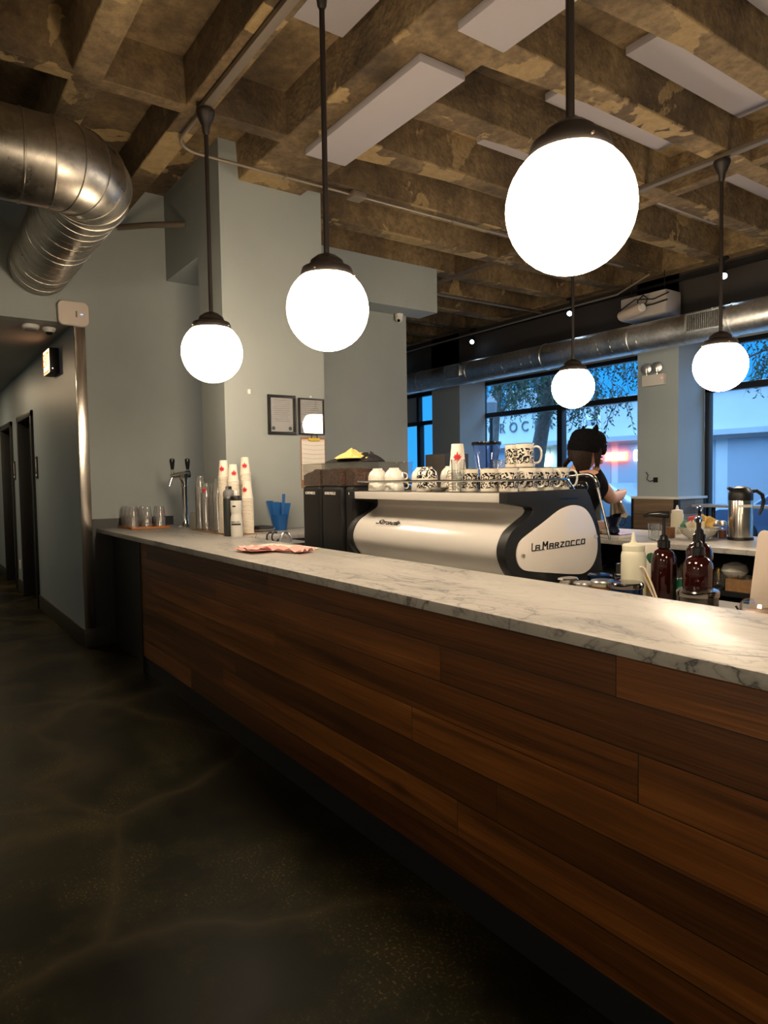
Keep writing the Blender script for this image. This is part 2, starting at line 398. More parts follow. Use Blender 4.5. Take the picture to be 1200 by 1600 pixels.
for y in (1.78, 1.03, .28, -.47, -1.22, -1.97, -2.72):
    joist([(-7.3 * K, y * K), (XR, y * K), (XR, (y + .19) * K), (-7.3 * K, (y + .19) * K)])
for x in (-5.0, -1.4, 2.2):
    joist([(x * K, YN), (x * K, 2.6 * K), ((x + .12) * K, 2.6 * K), ((x + .12) * K, YN)])
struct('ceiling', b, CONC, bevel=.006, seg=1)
struct('trim_2', B().box(XF, XR, 8.60 * K, YW + .2, kz(3.47), ZJ + .1), mat('dark_bulkhead_paint', (.034, .029, .026), .8), smooth=False)

# left end wall with the corridor opening, one L-shaped mesh
b = B(); b.box(XW - .15, XW, YC + .09, 5.55 * K, 0, ZS); b.box(XW - .15, XW, YN, YC + .09, 2.93, ZS); b.box(XW - .15, XW, YN, -.75, 0, 2.93)
struct('wall_left', b, WALL, smooth=False)
# corridor
b = B(); 
segs = [(-6.66, -9.12), (-10.30, -10.93), (-12.10, -13.5)]
for x1, x0 in segs: b.box(x0, x1, YC, YC + .09, 0, 2.93)
b.box(-10.30, -9.12, YC, YC + .09, 2.38, 2.93); b.box(-12.10, -10.93, YC, YC + .09, 2.38, 2.93)
struct('wall_corridor_right', b, HALLW, smooth=False)
struct('wall_corridor_left', B().box(-13.5, XW - .15, -.85, -.75, 0, 2.93), HALLW, smooth=False)
struct('wall_corridor_end', B().box(-13.6, -13.5, -.85, 1.9, 0, 2.93), HALLW, smooth=False)
struct('wall_corridor_back', B().box(-13.5, XW - .15, 1.78, 1.88, 0, 2.93), HALLW, smooth=False)
struct('ceiling_corridor', B().box(-13.6, XW - .15, -.85, 1.88, 2.93, 3.0), HCEIL, smooth=False)
b = B(); b.box(-9.12, -6.655, YC - .015, YC, 0, .17); b.box(-10.93, -10.30, YC - .015, YC, 0, .17); b.box(-13.5, -12.10, YC - .015, YC, 0, .17)
struct('baseboard_corridor', b, BASEB, bevel=.004)
struct('baseboard_left', B().box(XW, XW + .03, YC - .015, 1.56, 0, .17), BASEB, bevel=.004)
# doors off the corridor
for i, (x0, x1) in enumerate(((-10.30, -9.12), (-12.10, -10.93))):
    b = B(); b.box(x0, x0 + .07, YC - .03, YC + .16, 0, 2.38); b.box(x1 - .07, x1, YC - .03, YC + .16, 0, 2.38); b.box(x0, x1, YC - .03, YC + .16, 2.31, 2.38)
    fr = struct('door_%d' % (i + 1), b, BLACKM, bevel=.004)
    B().box(x0 + .07, x1 - .07, YC + .10, YC + .15, .005, 2.31).build('door_leaf', DOORM, fr)
    B().box(x1 - .16, x1 - .075, YC + .045, YC + .09, .3, 2.29).build('door_jamb_lining', TAND, fr)
    B().lathe([(.025, 0), (.028, .02), (.012, .03), (.012, .05), (.03, .06), (.03, .08), (.005, .085)], (x1 - .25, YC + .10, 1.0), 14, (0, -1, 0)).build('door_handle', NICKEL, fr)
# walls out of frame that close the room
struct('wall_right', B().box(XR, XR + .1, YN, YW + .2, 0, ZS + .1), WALL, smooth=False)
struct('wall_near', B().box(XW - .15, XR, YN - .1, YN, 0, ZS + .1), WALL, smooth=False)
struct('wall_far_left', B().box(XF - .1, XF, 5.3 * K, YW + .1, 0, ZS + .1), WALL_PALE, smooth=False)
struct('wall_seating_back', B().box(XF, XW - .15, 5.40 * K, 5.55 * K, 0, ZS), WALL, smooth=False)

# pillar beside the bar and the dropped boxes
b = B(); b.box(-6.36 * K, -5.81 * K, 2.39 * K, 3.41 * K, 0, ZS)
b.box(XW, -6.36 * K, 2.39 * K, 3.41 * K, kz(3.61), ZS)
struct('wall_pillar', b, WALL, smooth=False)
struct('wall_soffit', B().box(XW - .02, -6.94 * K, 3.41 * K, 5.785 * K, kz(3.627), ZJ + .02), WALL, smooth=False)

# stainless cap on the end of the corridor wall
e = B().box(XW, XW + .031, YC - .002, YC + .088, .17, 2.93)
o = e.build('corner_guard', STEEL, bevel=.003)
tag(o, 'tall stainless steel corner guard on the end of the corridor wall', 'corner guard')
o.data.transform(Matrix.Translation((0, 0, 0)))

# ------------------------------------------------------------------ window wall
ztr = kz(2.66); ztop = kz(3.30); zsill = .35
piers = [(-10.51, -9.70), (-5.925, -5.30), (-1.45, -.83), (3.0, 3.6)]
for i, (x0, x1) in enumerate(piers):
    b = B(); b.box(x0 * K, x1 * K, YP, YW - .03, 0, ZS + .05); b.box(x0 * K, x1 * K - .11, YW - .03, YW + .1, 0, ZS + .05)
    struct('wall_pier_%s' % ('far', 'middle', 'near', 'right')[i], b, WALL_PALE, smooth=False)
b = B().box(XF, XR, YW, YW + .15, ztop, ZS + .1)
struct('wall_window_header', b, WALL_PALE, smooth=False)
struct('wall_window_sill', B().box(XF, XR, YW, YW + .15, 0, zsill), WALL_PALE, smooth=False)
bays = [(-12.6, -10.51, [-11.75]), (-9.82, -5.925, [-7.87]), (-5.30, -1.45, [-3.4]), (-.83, 3.0, [1.1]), (3.6, 4.5, [])]
for i, (x0, x1, mul) in enumerate(bays):
    x0 *= K; x1 *= K; f = .062; y0, y1 = YW - .03, YW + .06
    b = B(); b.box(x0, x0 + f, y0, y1, zsill, ztop); b.box(x1 - f, x1, y0, y1, zsill, ztop)
    b.box(x0, x1, y0, y1, ztop - f, ztop); b.box(x0, x1, y0, y1, zsill, zsill + f); b.box(x0, x1, y0, y1, ztr - .035, ztr + .045)
    for mx in mul: b.box(mx * K - .05, mx * K + .05, y0 - .02, y1, zsill, ztr)
    w = struct('window_%d' % (i + 1), b, BLACKF, bevel=.004)
    B().box(x0 + f, x1 - f, YW + .01, YW + .018, zsill + f, ztop - f).build('window_pane', PANE, w, smooth=False)
    if i == 0:
        B().box(x0 + f, -11.8 * K, YW - .02, YW + .0, ztr + .045, ztop - f).build('blanking_panel', WALL_PALE, w, smooth=False)
        B().box(-11.8 * K, -11.72 * K, YW - .05, YW + .04, ztr + .045, ztop - f).build('window_frame', BLACKF, w, smooth=False)
# low timber panelling round the middle pier
zw = kz(1.188)
x0, x1 = -5.925 * K, -5.30 * K
b = B(); b.box(x0 - .04, x1 + .015, YP - .035, YP, 0, zw - .03)
t = struct('trim_1', b, WOOD2, smooth=False)
B().box(x1, x1 + .03, YP - .03, YW - .03, 0, zw - .03).build('side_boards', WOOD3, t, smooth=False)
B().box(x0 - .06, x1 + .05, YP - .05, YW - .03, zw - .03, zw).build('cap_rail', WPLA, t, bevel=.003)
b = B(); b.box(x0 - .06, x0 - .03, YP - .045, YP - .01, 0, zw - .03); b.box(x1 - .03, x1 + .035, YP - .045, YP + .0, 0, zw - .03); b.box(x1 + .0, x1 + .04, YW - .09, YW - .03, 0, zw)
b.build('steel_corner_post', BLACKM, t)
# drink rail along the right-hand window
o = thing('window_bar_rail', 'pale narrow counter rail running along the window behind the steel coffee pot', 'counter', (-4.0, YW - .2, 0))
B((-4.0, YW - .2, 0)).box(x1 + .06, -1.5 * K, YW - .42, YW - .06, 1.085, 1.115).build('top', MARB, o, bevel=.004)
for xx in (-4.6, -3.3, -1.9): B((-4.0, YW - .2, 0)).cyl((xx, YW - .25, 0), (xx, YW - .25, 1.085), .025, n=12).build('leg', BLACKM, o)

# ------------------------------------------------------------------ ceiling-mounted things
def acoustic(name_lbl, x0, x1, y0, y1, z0, z1, grp='white acoustic panels on the ceiling'):
    o = B(((x0 + x1) / 2, (y0 + y1) / 2, z0)).box(x0, x1, y0, y1, z0, z1).build('acoustic_panel', FABW, bevel=.006)
    tag(o, name_lbl, 'ceiling panel', grp)
zp0, zp1 = ZJ - .052, ZJ - .0005
acoustic('large white acoustic panel on the girder above the second pendant rod', -4.955 * K, -3.465 * K, 2.775 * K, 3.15 * K, zp0, zp1)
acoustic('white acoustic panel on the girder cut by the photo top, left of the biggest globe', -3.115 * K, -1.6 * K, 2.775 * K, 3.15 * K, zp0, zp1)
zq0, zq1 = ZS - .055, ZS - .0005
acoustic('white acoustic panel in the coffer at the very top behind the second pendant rod', -3.98 * K, -2.5 * K, 2.16 * K, 2.53 * K, zq0, zq1)
acoustic('white acoustic panel inside the coffer right of the biggest globe rod', -3.045 * K, -2.66 * K, 4.27 * K, 5.80 * K, zq0, zq1)
acoustic('white acoustic panel in the coffer just behind the rod of the biggest globe', -3.76 * K, -3.38 * K, 4.25 * K, 5.745 * K, zq0, zq1)
acoustic('sliver of white acoustic panel left of the biggest globe, upper one', -4.56 * K, -4.18 * K, 4.27 * K, 5.76 * K, zq0, zq1)
acoustic('sliver of white acoustic panel left of the biggest globe, lower one', -5.30 * K, -4.92 * K, 4.26 * K, 5.75 * K, zq0, zq1)
acoustic('white acoustic panel in the coffer at the top right corner of the photo', -2.28 * K, -1.9 * K, 4.27 * K, 5.76 * K, zq0, zq1)
acoustic('far white acoustic panel just right of the right pendant rod', -3.755 * K, -3.37 * K, 6.8 * K, 8.1 * K, zq0, zq1)
acoustic('far white acoustic panel between the biggest globe and the right pendant rod', -4.485 * K, -4.1 * K, 6.8 * K, 8.0 * K, zq0, zq1)
acoustic('far small sliver of white acoustic panel touching the right side of the biggest globe', -5.27 * K, -4.9 * K, 6.4 * K, 7.4 * K, zq0, zq1)

# raceways and conduit under the joists
o = B((0, 1.87 * K, ZJ - .03)).box(-4.86 * K, 2.5, 1.845 * K, 1.905 * K, ZJ - .035, ZJ - .001).build('raceway', STRIP, bevel=.004)
tag(o, 'brown painted raceway under the joist that carries the three pendants over the bar', 'raceway')
o = B((0, 5.75 * K, ZJ - .03)).box(-4.7 * K, 2.5, 5.70 * K, 5.765 * K, ZJ - .035, ZJ - .001).build('raceway', STRIP, bevel=.004)
tag(o, 'brown painted raceway across the joists that carries the two pendants near the windows', 'raceway')
zc = kz(4.13)
pth = [(-4.86 * K, 1.875 * K, zc)] + [(-5.25 * K, 1.875 * K, zc)] + [(-5.25 * K - .19 * math.sin(t), 1.875 * K + .19 * (1 - math.cos(t)), zc) for t in [PI / 2 * i / 7 for i in range(1, 8)]] + [(-5.455 * K, 3.5 * K, zc), (-5.455 * K, 7.6 * K, zc)]
t = thing('conduit', 'thin metal conduit bending away from the far left pendant and crossing above the grey pillar', 'conduit', (-5.455 * K, 3 * K, zc))
B((-5.455 * K, 3 * K, zc)).tube(pth, .012, 10).build('pipe', COND, t)
bb = B((-5.455 * K, 3 * K, zc)).box(-5.52 * K, -5.39 * K, 3.52 * K, 3.66 * K, zc - .03, zc + .02); bb.build('junction_box', COND, t, bevel=.003)
for y in (2.85, 4.75, 6.3): B((-5.455 * K, 3 * K, zc)).tube([(-5.49 * K, y * K, zc + .02), (-5.49 * K, y * K, zc - .012), (-5.42 * K, y * K, zc - .012), (-5.42 * K, y * K, zc + .02)], .005, 6).build('clamp', COND, t)
t = thing('conduit', 'thin conduit running over the joists toward the windows right of the dropped box', 'conduit', (-7.72 * K, 7 * K, zc))
B((-7.72 * K, 7 * K, zc)).tube([(-7.73 * K, 5.0 * K, zc), (-7.7 * K, 9.2 * K, zc)], .014, 8).build('pipe', COND, t)
o = B((-6.3, 2, 3.8)).tube([(-6.61, 1.74, 3.83), (-6.35, 1.95, 3.815), (-6.1, 2.19, 3.79)], .027, 12).build('pipe', STRIP)
tag(o, 'short brown pipe running from behind the duct elbow into the dark box face', 'pipe')

# ------------------------------------------------------------------ pendants
def make_pendant(x, y, zg, lbl, grp='opal globe pendant lamps', cond=True):
    r = .197; t = thing('pendant_lamp', lbl, 'pendant lamp', (x, y, zg), 0, grp)
    b = B().ball((0, 0, 0), r, 40); b.build('globe', GLOBE, t)
    prof = [(.125, .148), (.128, .16), (.122, .182), (.118, .192), (.085, .205), (.078, .228), (.05, .25), (.02, .262), (.011, .265)]
    B().lathe(prof, (0, 0, 0), 32).build('globe_holder', BRONZE, t)
    hr = ZJ - .04 - zg
    B().cyl((0, 0, .26), (0, 0, hr - .08), .0135, n=14).build('rod', BRONZE, t)
    B().lathe([(.014, hr - .155), (.022, hr - .14), (.026, hr - .10), (.045, hr - .06), (.058, hr - .03), (.062, hr - .015), (.06, hr)], (0, 0, 0), 24).build('canopy', BRONZE, t)
    for a in (.6, 2.7, 4.8):
        B().cyl((.120 * math.cos(a), .120 * math.sin(a), .165), (.136 * math.cos(a), .136 * math.sin(a), .165), .004, n=8).build('screw', BRONZE2, t)
    return t
Y1, Y2 = 1.88 * K, 5.72 * K
p0 = make_pendant(-4.777 * K, Y1, kz(2.425), 'smallest and farthest of the three globe pendants over the bar, by the grey corner')
p1 = dup(p0, (-3.151 * K, Y1, kz(2.395)), .5, 'middle of the three globe pendants over the bar, in front of the grey pillar')
p2 = dup(p0, (-1.554 * K, Y1, kz(2.400)), 1.1, 'nearest and biggest lit globe pendant above the coffee machine')
p3 = dup(p0, (-4.699 * K, Y2, kz(2.408)), .3, 'small globe pendant in front of the window above the person in the black hat')
p4 = dup(p0, (-3.144 * K, Y2, kz(2.410)), .9, 'globe pendant at the right edge in front of the pale column')
dup(p0, (.05 * K, Y1, kz(2.40)), .2, 'globe pendant over the near end of the bar, outside the photo')
dup(p0, (-1.55 * K, Y2, kz(2.40)), .2, 'globe pendant of the window row outside the photo')
for x in (-1.3, 1.4): dup(p0, (x, -1.9, kz(2.40)), .2, 'globe pendant behind the photographer, outside the photo')
# (the holder and rod lengths suit one height; heights differ by a centimetre only)

# ------------------------------------------------------------------ ducts
def seam(b, c, ax, r, w=.008, h=.006):
    b.lathe([(r - .002, -w), (r + h, -w * .4), (r + h, w * .4), (r - .002, w)], c, 40, ax)
t = thing('air_duct', 'big galvanised duct with an elbow that turns into the grey wall at upper left', 'duct', (-4.66, 1.075, 3.39))
R_ = .253; zd = 3.385; xd = -4.49; yd = 1.075; o3 = (-4.66, 1.075, 3.39)
er = .275
b = B(o3); b.cyl((xd, YN + .01, zd), (xd, yd - er, zd), R_, n=48)
b.build('straight_section', GALV, t)
for y in (.64, .48, .05, -.35, -.8, -1.3, -1.8, -2.3):
    sb = B(o3); seam(sb, (xd, y, zd), (0, 1, 0), R_); sb.build('seam', GALV, t)
# gored elbow
pth = []; n = 5
for i in range(n + 1):
    a = PI / 2 * i / n
    pth.append(Vector((xd - er + er * math.cos(a), yd - er + er * math.sin(a), zd)))
rings = []
for i, p in enumerate(pth):
    a = PI / 2 * i / n
    radial = Vector((math.cos(a), math.sin(a), 0))
    rings.append([p + radial * R_ * math.cos(q) + Vector((0, 0, 1)) * R_ * math.sin(q) for q in [2 * PI * k / 48 for k in range(48)]])
B(o3).loft(rings).build('elbow', GALV, t, ang=20)
for i, p in enumerate(pth):
    sb = B(o3); a = PI / 2 * i / n; seam(sb, p, (-math.sin(a), math.cos(a), 0), R_ + .001, .006, .005); sb.build('elbow_seam', GALV, t)
b = B(o3).cyl((xd - er, yd, zd), (XW + .004, yd, zd), R_ - .006, n=48); b.build('spiral_section', GALV, t)
# spiral lock seam as a real helix ridge
hp = []; L0, L1 = xd - er - .05, XW + .01; turns = 15; N = turns * 28
for i in range(N + 1):
    q = i / N; a = q * turns * 2 * PI
    hp.append((L0 + (L1 - L0) * q, yd + (R_ - .005) * math.cos(a), zd + (R_ - .005) * math.sin(a)))
B(o3).tube(hp, .0026, 5).build('spiral_seam', GALV, t)

# duct by the windows
zd2 = kz((3.451 + 3.083) / 2 + .02); yd2 = 8.05 * K; rd = .188 * K
o3 = (-6, yd2, zd2)
t = thing('air_duct', 'long galvanised spiral duct running above the street windows', 'duct', o3)
B(o3).cyl((XF + .3, yd2, zd2), (XR, yd2, zd2), rd, n=40).build('spiral_section', GALV2, t)
hp = []; L0, L1 = XF + .35, 1.0; turns = 66; N = turns * 16
for i in range(N + 1):
    q = i / N; a = q * turns * 2 * PI
    hp.append((L0 + (L1 - L0) * q, yd2 + rd * math.cos(a), zd2 + rd * math.sin(a)))
B(o3).tube(hp, .003, 4).build('spiral_seam', GALV2, t)
for x in (-10.1, -8.75, -7.1, -5.6, -4.25, -2.9):
    sb = B(o3); seam(sb, (x * K, yd2, zd2), (1, 0, 0), rd, .018, .007); sb.build('coupling_band', GALV2, t)
def grille(x0, x1, lbl):
    c = ((x0 + x1) / 2 * K, yd2 - rd * .93, zd2 + .02)
    g = thing('air_grille', lbl, 'air vent', c, 0, 'grilles on the window duct')
    w = (x1 - x0) * K / 2; h = .105; y0 = c[1] - .035; y1 = c[1] + .05
    b = B(c); 
    for a, bb_, z0, z1 in ((-w, w, h - .02, h), (-w, w, -h, -h + .02), (-w, -w + .02, -h, h), (w - .02, w, -h, h)): b.box(c[0] + a, c[0] + bb_, y0, y1, c[2] + z0, c[2] + z1)
    b.build('frame', GALV2, g, bevel=.002)
    B(c).box(c[0] - w + .02, c[0] + w - .02, y0 + .018, y0 + .022, c[2] - h + .02, c[2] + h - .02).build('backing', BLACKM, g)
    k = 18
    for i in range(k):
        x = c[0] - w + .03 + (2 * w - .06) * i / (k - 1)
        B(c).box(x - .004, x + .004, y0 + .002, y0 + .016, c[2] - h + .02, c[2] + h - .02).build('vane', GALV2, g)
grille(-9.25, -8.85, 'small slotted grille on the far left part of the window duct')
grille(-4.76, -4.30, 'slotted grille on the window duct beside the right pendant rod')

# duct-level machinery and track spots
c = (-5.80 * K, 8.28 * K, kz(3.60))
t = thing('air_handler_unit', 'white box-shaped unit with black cables hung between ceiling and window duct', 'ventilation unit', c)
B(c).box(c[0] - .08, c[0] + .55, c[1] - .12, c[1] + .20, c[2] - .02, c[2] + .26).build('housing', mat('dusty_white_metal', (.36, .33, .31), .6), t, bevel=.03)
B(c).cyl((c[0] - .02, c[1] - .19, c[2] + .03), (c[0] + .30, c[1] - .25, c[2] + .06), .062, n=20).build('motor_cylinder', mat('beige_plastic', (.5, .42, .36), .45), t, bevel=.01)
B(c).cyl((c[0] + .30, c[1] - .25, c[2] + .06), (c[0] + .335, c[1] - .256, c[2] + .063), .045, n=16).build('connector', WPLA, t)
B(c).tube([(c[0] + .31, c[1] - .20, c[2] + .08), (c[0] + .36, c[1] - .20, c[2] + .17), (c[0] + .30, c[1] - .20, c[2] + .22), (c[0] + .22, c[1] - .20, c[2] + .17), (c[0] + .24, c[1] - .20, c[2] + .09), (c[0] + .4, c[1] - .15, c[2] + .1), (c[0] + .58, c[1] - .14, c[2] + .12)], .009, 8).build('cable', BLACKM, t)
B(c).tube([(c[0] - .1, c[1] - .15, c[2] + .1), (c[0] + .15, c[1] - .14, c[2] + .21), (c[0] + .4, c[1] - .14, c[2] + .16), (c[0] + .6, c[1] - .14, c[2] + .2)], .007, 8).build('cable', BLACKM, t)
for xx in (0.0, .45): B(c).cyl((c[0] + xx, c[1], c[2] + .2), (c[0] + xx, c[1], ZJ), .006, n=8).build('hanger_rod', BLACKM, t)
SPOTL = mat('lit_led_spot', (.9, .9, 1), .3, emit=(.55, .75, 1), es=45)
def spot(x, y, z, ax, lbl):
    t = thing('track_spotlight', lbl, 'spotlight', (x, y, z), 0, 'small bluish track spotlights near the windows')
    d = Vector(ax).normalized()
    p = Vector((0, 0, 0)); 
    B().cyl(p, p + d * .10, .03, .04, 18).build('lamp_housing', BLACKM, t)
    B().cyl(p + d * .101, p + d * .106, .033, n=18).build('lens', SPOTL, t)
    B().tube([(0, 0, .0), (0, 0, .07), (0, 0, ZJ - z)], .010, 8).build('stem', BLACKM, t)
    B().box(-.05, .05, -.02, .02, ZJ - z - .03, ZJ - z).build('track_adapter', BLACKM, t)
for (x, y), lb in zip(((-4.6, 8.7), (-6.9, 8.62), (-9.25, 8.82), (-11.8, 8.85)),
                      ('lit track spotlight at upper right beside the right pendant rod', 'lit track spotlight above the small globe by the window', 'lit bluish track spotlight above the window duct left of the small pendant', 'lit bluish track spotlight at the end of the grey wall')):
    spot(x * K, y * K - .25, kz(3.97), (.45, -.75, -.6), lb)
o = B((0, 8.3 * K, kz(4.05))).box(-12.3 * K, 2, 8.46 * K, 8.5 * K, kz(4.02), kz(4.055)).build('light_track', BLACKM)
tag(o, 'thin dark lighting track under the ceiling above the window duct', 'light track')
o = B((0, 8.3 * K, kz(3.98))).tube([(-12 * K, 8.0 * K, kz(3.86)), (-10 * K, 8.0 * K, kz(3.9)), (-7.0 * K, 8.05 * K, kz(3.93)), (-5.9 * K, 8.1 * K, kz(3.95)), (-5.4 * K, 8.1 * K, kz(4.1))], .012, 8).build('conduit', COND)
tag(o, 'thin conduit line sagging along the ceiling just above the window duct', 'conduit')

# ------------------------------------------------------------------ wall and corridor fittings
c = (XW + .02, 1.336, 3.01)
t = thing('wifi_access_point', 'rounded white access point with a small blue light above the steel corner guard', 'access point', c)
def rsq(w, h, r, n=8):
    out = []
    for cx, cy, a0 in ((w - r, h - r, 0), (-w + r, h - r, 90), (-w + r, -h + r, 180), (w - r, -h + r, 270)):
        for i in range(n + 1):
            a = math.radians(a0 + 90 * i / n); out.append((cx + r * math.cos(a), cy + r * math.sin(a)))
    return out
pts = [(y + c[1], z + c[2]) for y, z in rsq(.128, .107, .05)]
B(c).prism(pts, 'x', XW, XW + .05).build('casing', mat('access_point_plastic', (.66, .56, .48), .45), t, bevel=.012, seg=3)
B(c).box(XW + .05, XW + .0515, c[1] + .055, c[1] + .075, c[2] - .006, c[2] + .0).build('status_light', mat('blue_status_led', (.2, .3, 1), .3, emit=(.2, .35, 1), es=3), t)
B(c).prism([(y + c[1] + .022, z + c[2] - .005) for y, z in rsq(.007, .028, .004, 3)], 'x', XW + .05, XW + .051).build('emblem', GREYT, t)

c = (-7.55, 1.29, 2.72)
t = thing('exit_sign', 'lit exit sign with red letters on the corridor wall', 'exit sign', c)
B(c).box(-7.72, -7.40, 1.255, 1.342, 2.585, 2.83).build('housing', BLACKM, t, bevel=.004)
EXITF = mat('lit_exit_panel', (.9, .7, .5), .4, emit=(1, .62, .32), es=3.2)
EXITR = mat('lit_exit_letters', (.9, .15, .05), .4, emit=(1, .16, .03), es=2.0)
B(c).box(-7.71, -7.41, 1.250, 1.256, 2.595, 2.82).build('lit_panel', EXITF, t)
text('lettering', 'EXIT', .19, EXITR, t, frame3((0, 1.248 - c[1], 0.0), (1, 0, 0), (0, 0, 1)) @ Matrix.Translation((-.01, 0, 0)) @ Matrix.Scale(.82, 4, (1, 0, 0)))
B(c).box(-7.71, -7.41, 1.248, 1.2505, 2.597, 2.617).build('red_strip', EXITR, t)
B(c).box(-7.40, -7.396, 1.275, 1.283, 2.625, 2.632).build('indicator_light', mat('pink_led', (1, .5, .6), .3, emit=(1, .45, .55), es=9), t)
for x0, lb in ((-9.03, 'dark restroom sign plate with white symbols beside the nearer corridor door'), (-10.905, 'dark restroom sign plate with white symbols beside the farther corridor door')):
    x0 += .0; c = (x0 + .06, YC - .01, 1.69)
    t = thing('door_sign', lb, 'sign', c, 0, 'corridor door signs')
    B(c).box(x0, x0 + .13, YC - .012, YC - .001, 1.565, 1.82).build('plate', BLACKM, t, bevel=.003)
    b = B(c); b.cyl((x0 + .065, YC - .014, 1.775), (x0 + .065, YC - .012, 1.775), .013, n=14); b.box(x0 + .05, x0 + .08, YC - .014, YC - .012, 1.69, 1.757); b.box(x0 + .052, x0 + .063, YC - .014, YC - .012, 1.645, 1.69); b.box(x0 + .067, x0 + .078, YC - .014, YC - .012, 1.645, 1.69)
    b.build('symbol', WPLA, t)
    B(c).box(x0 + .03, x0 + .10, YC - .014, YC - .012, 1.59, 1.615).build('text_bar', WPLA, t)
o = B((-10.7, YC, .383)).box(-10.735, -10.665, YC - .008, YC, .325, .44).build('outlet_cover', WPLA, bevel=.003)
tag(o, 'white outlet cover low on the corridor wall between the two doors', 'outlet')
c = (-6.93, 1.03, 2.93)
t = thing('smoke_detector', 'round white smoke detector on the corridor ceiling', 'smoke detector', c)
B(c).lathe([(.07, 0), (.075, -.012), (.07, -.03), (.05, -.042), (.01, -.045)], c, 28).build('body', WPLA, t)
B(c).lathe([(.052, -.0), (.054, -.012), (.05, -.02)], (c[0], c[1], c[2] - .03), 28).build('vent_ring', GREYT, t)
c = (-6.98, 1.19, 2.93)
t = thing('dome_camera', 'white dome camera with a black lens on the corridor ceiling', 'camera', c)
B(c).lathe([(.055, 0), (.058, -.01), (.052, -.025), (.035, -.04)], c, 28).build('housing', WPLA, t)
B(c).ball((c[0], c[1], c[2] - .035), .033, 18).build('lens_dome', BLACKG, t)
c = (-7.252 * K, 5.40 * K, kz(3.627))
t = thing('dome_camera', 'white security camera under the dropped grey box', 'camera', c)
B(c).lathe([(.05, 0), (.052, -.012), (.046, -.03), (.04, -.045)], c, 24).build('base', WPLA, t)
B(c).ball((c[0], c[1], c[2] - .055), .045, 20).build('eyeball', WPLA, t)
B(c).cyl((c[0] + .02, c[1] - .02, c[2] - .075), (c[0] + .038, c[1] - .034, c[2] - .088), .017, n=14).build('lens', BLACKG, t)

# emergency light on the middle pier
c = (-5.64 * K, YP - .03, kz(2.80))
t = thing('emergency_light', 'white emergency light box with two round lamp heads on the pale column', 'emergency light', c)
B(c).box(-5.80 * K, -5.465 * K, YP - .075, YP, kz(2.715), kz(2.865)).build('battery_box', WPLA, t, bevel=.006)
for x in (-5.745, -5.585):
    cc = (x * K, YP - .06, kz(2.955))
    h = B(c).lathe([(.02, -.055), (.055, -.03), (.068, 0), (.06, .004)], cc, 20, (.25, -1, -.1)).build('lamp_head', NICKEL, t)
    B(c).lathe([(.05, .0), (.05, .004), (.01, .006)], cc, 20, (.25, -1, -.1)).build('lens', GLASSW, h)
    B(c).cyl((x * K, YP - .045, kz(2.86)), cc, .008, n=8).build('arm', NICKEL, t)
B(c).box(-5.50 * K, -5.485 * K, YP - .077, YP - .074, kz(2.80), kz(2.812)).build('indicator_light', mat('red_led', (1, .1, .1), .3, emit=(1, .1, .05), es=3), t)
c = (-5.66 * K, YP - .03, kz(1.46))
t = thing('wall_hook', 'black coat hook on the pale column above the timber panelling', 'hook', c)
B(c).box(-5.665 * K, -5.60 * K, YP - .012, YP, kz(1.385), kz(1.455)).build('plate', BLACKM, t, bevel=.003)
B(c).tube([(-5.65 * K, YP - .012, kz(1.42)), (-5.69 * K, YP - .05, kz(1.40)), (-5.72 * K, YP - .07, kz(1.43)), (-5.71 * K, YP - .06, kz(1.49)), (-5.735 * K, YP - .07, kz(1.53))], .006, 8).build('hook', BLACKM, t)

# things on the pillar face
XP = -5.81 * K
def cert(y0, y1, z0, z1, fw, lbl, kind):
    c = (XP + .01, (y0 + y1) / 2, (z0 + z1) / 2)
    t = thing('picture_frame', lbl, 'framed certificate', c, 0, 'framed certificates on the pillar')
    b = B(c)
    for a in ((y0, y1, z1 - fw, z1), (y0, y1, z0, z0 + fw), (y0, y0 + fw, z0 + fw, z1 - fw), (y1 - fw, y1, z0 + fw, z1 - fw)): b.box(XP, XP + .022, *a)
    b.build('frame', BLACKM, t, bevel=.002)
    pw = [(y0 + fw, y1 - fw, z0 + fw, z1 - fw)][0]
    B(c).box(XP + .002, XP + .008, *pw).build('certificate', CERT, t, smooth=False)
    b = B(c)
    W = pw[1] - pw[0]; H = pw[3] - pw[2]
    rows = [(.15, .30, .34, .006), (.2, .8, .42, .006)] if kind else []
    for k_ in range(11):
        zz = pw[2] + H * (.93 - .062 * k_) ; a = .12 + .1 * random.random(); bb_ = .88 - .1 * random.random()
        b.box(XP + .008, XP + .009, pw[0] + W * a, pw[0] + W * bb_, zz, zz + .0022)
    b.build('printed_lines', CERTI, t, smooth=False)
    if kind:
        for u in (.13, .87): B(c).cyl((XP + .008, pw[0] + W * u, pw[2] + H * .1), (XP + .0095, pw[0] + W * u, pw[2] + H * .1), .016, n=20).build('seal', CERTI, t)
    else:
        B(c).box(XP + .008, XP + .0095, pw[0] + W * .03, pw[0] + W * .68, pw[2] + H * .04, pw[2] + H * .33).build('inset_card', mat('lilac_card', (.42, .42, .56), .6), t)
    B(c).box(XP + .012, XP + .014, *pw).build('glass', CGLASS, t, smooth=False)
cert(2.80 * K, 3.085 * K, kz(1.925), kz(2.29), .024, 'framed certificate with a wide dark frame, left of the two on the pillar', 1)
cert(3.118 * K, 3.395 * K, kz(1.93), kz(2.275), .013, 'framed certificate with a thin black frame, right of the two on the pillar', 0)
c = (XP + .01, 3.27 * K, kz(1.7))
t = thing('clipboard', 'brown clipboard with plastic-covered papers hanging below the certificates', 'clipboard', c)
B(c).box(XP, XP + .006, 3.14 * K, 3.405 * K, kz(1.42), kz(1.905)).build('board', TANB, t, bevel=.002)
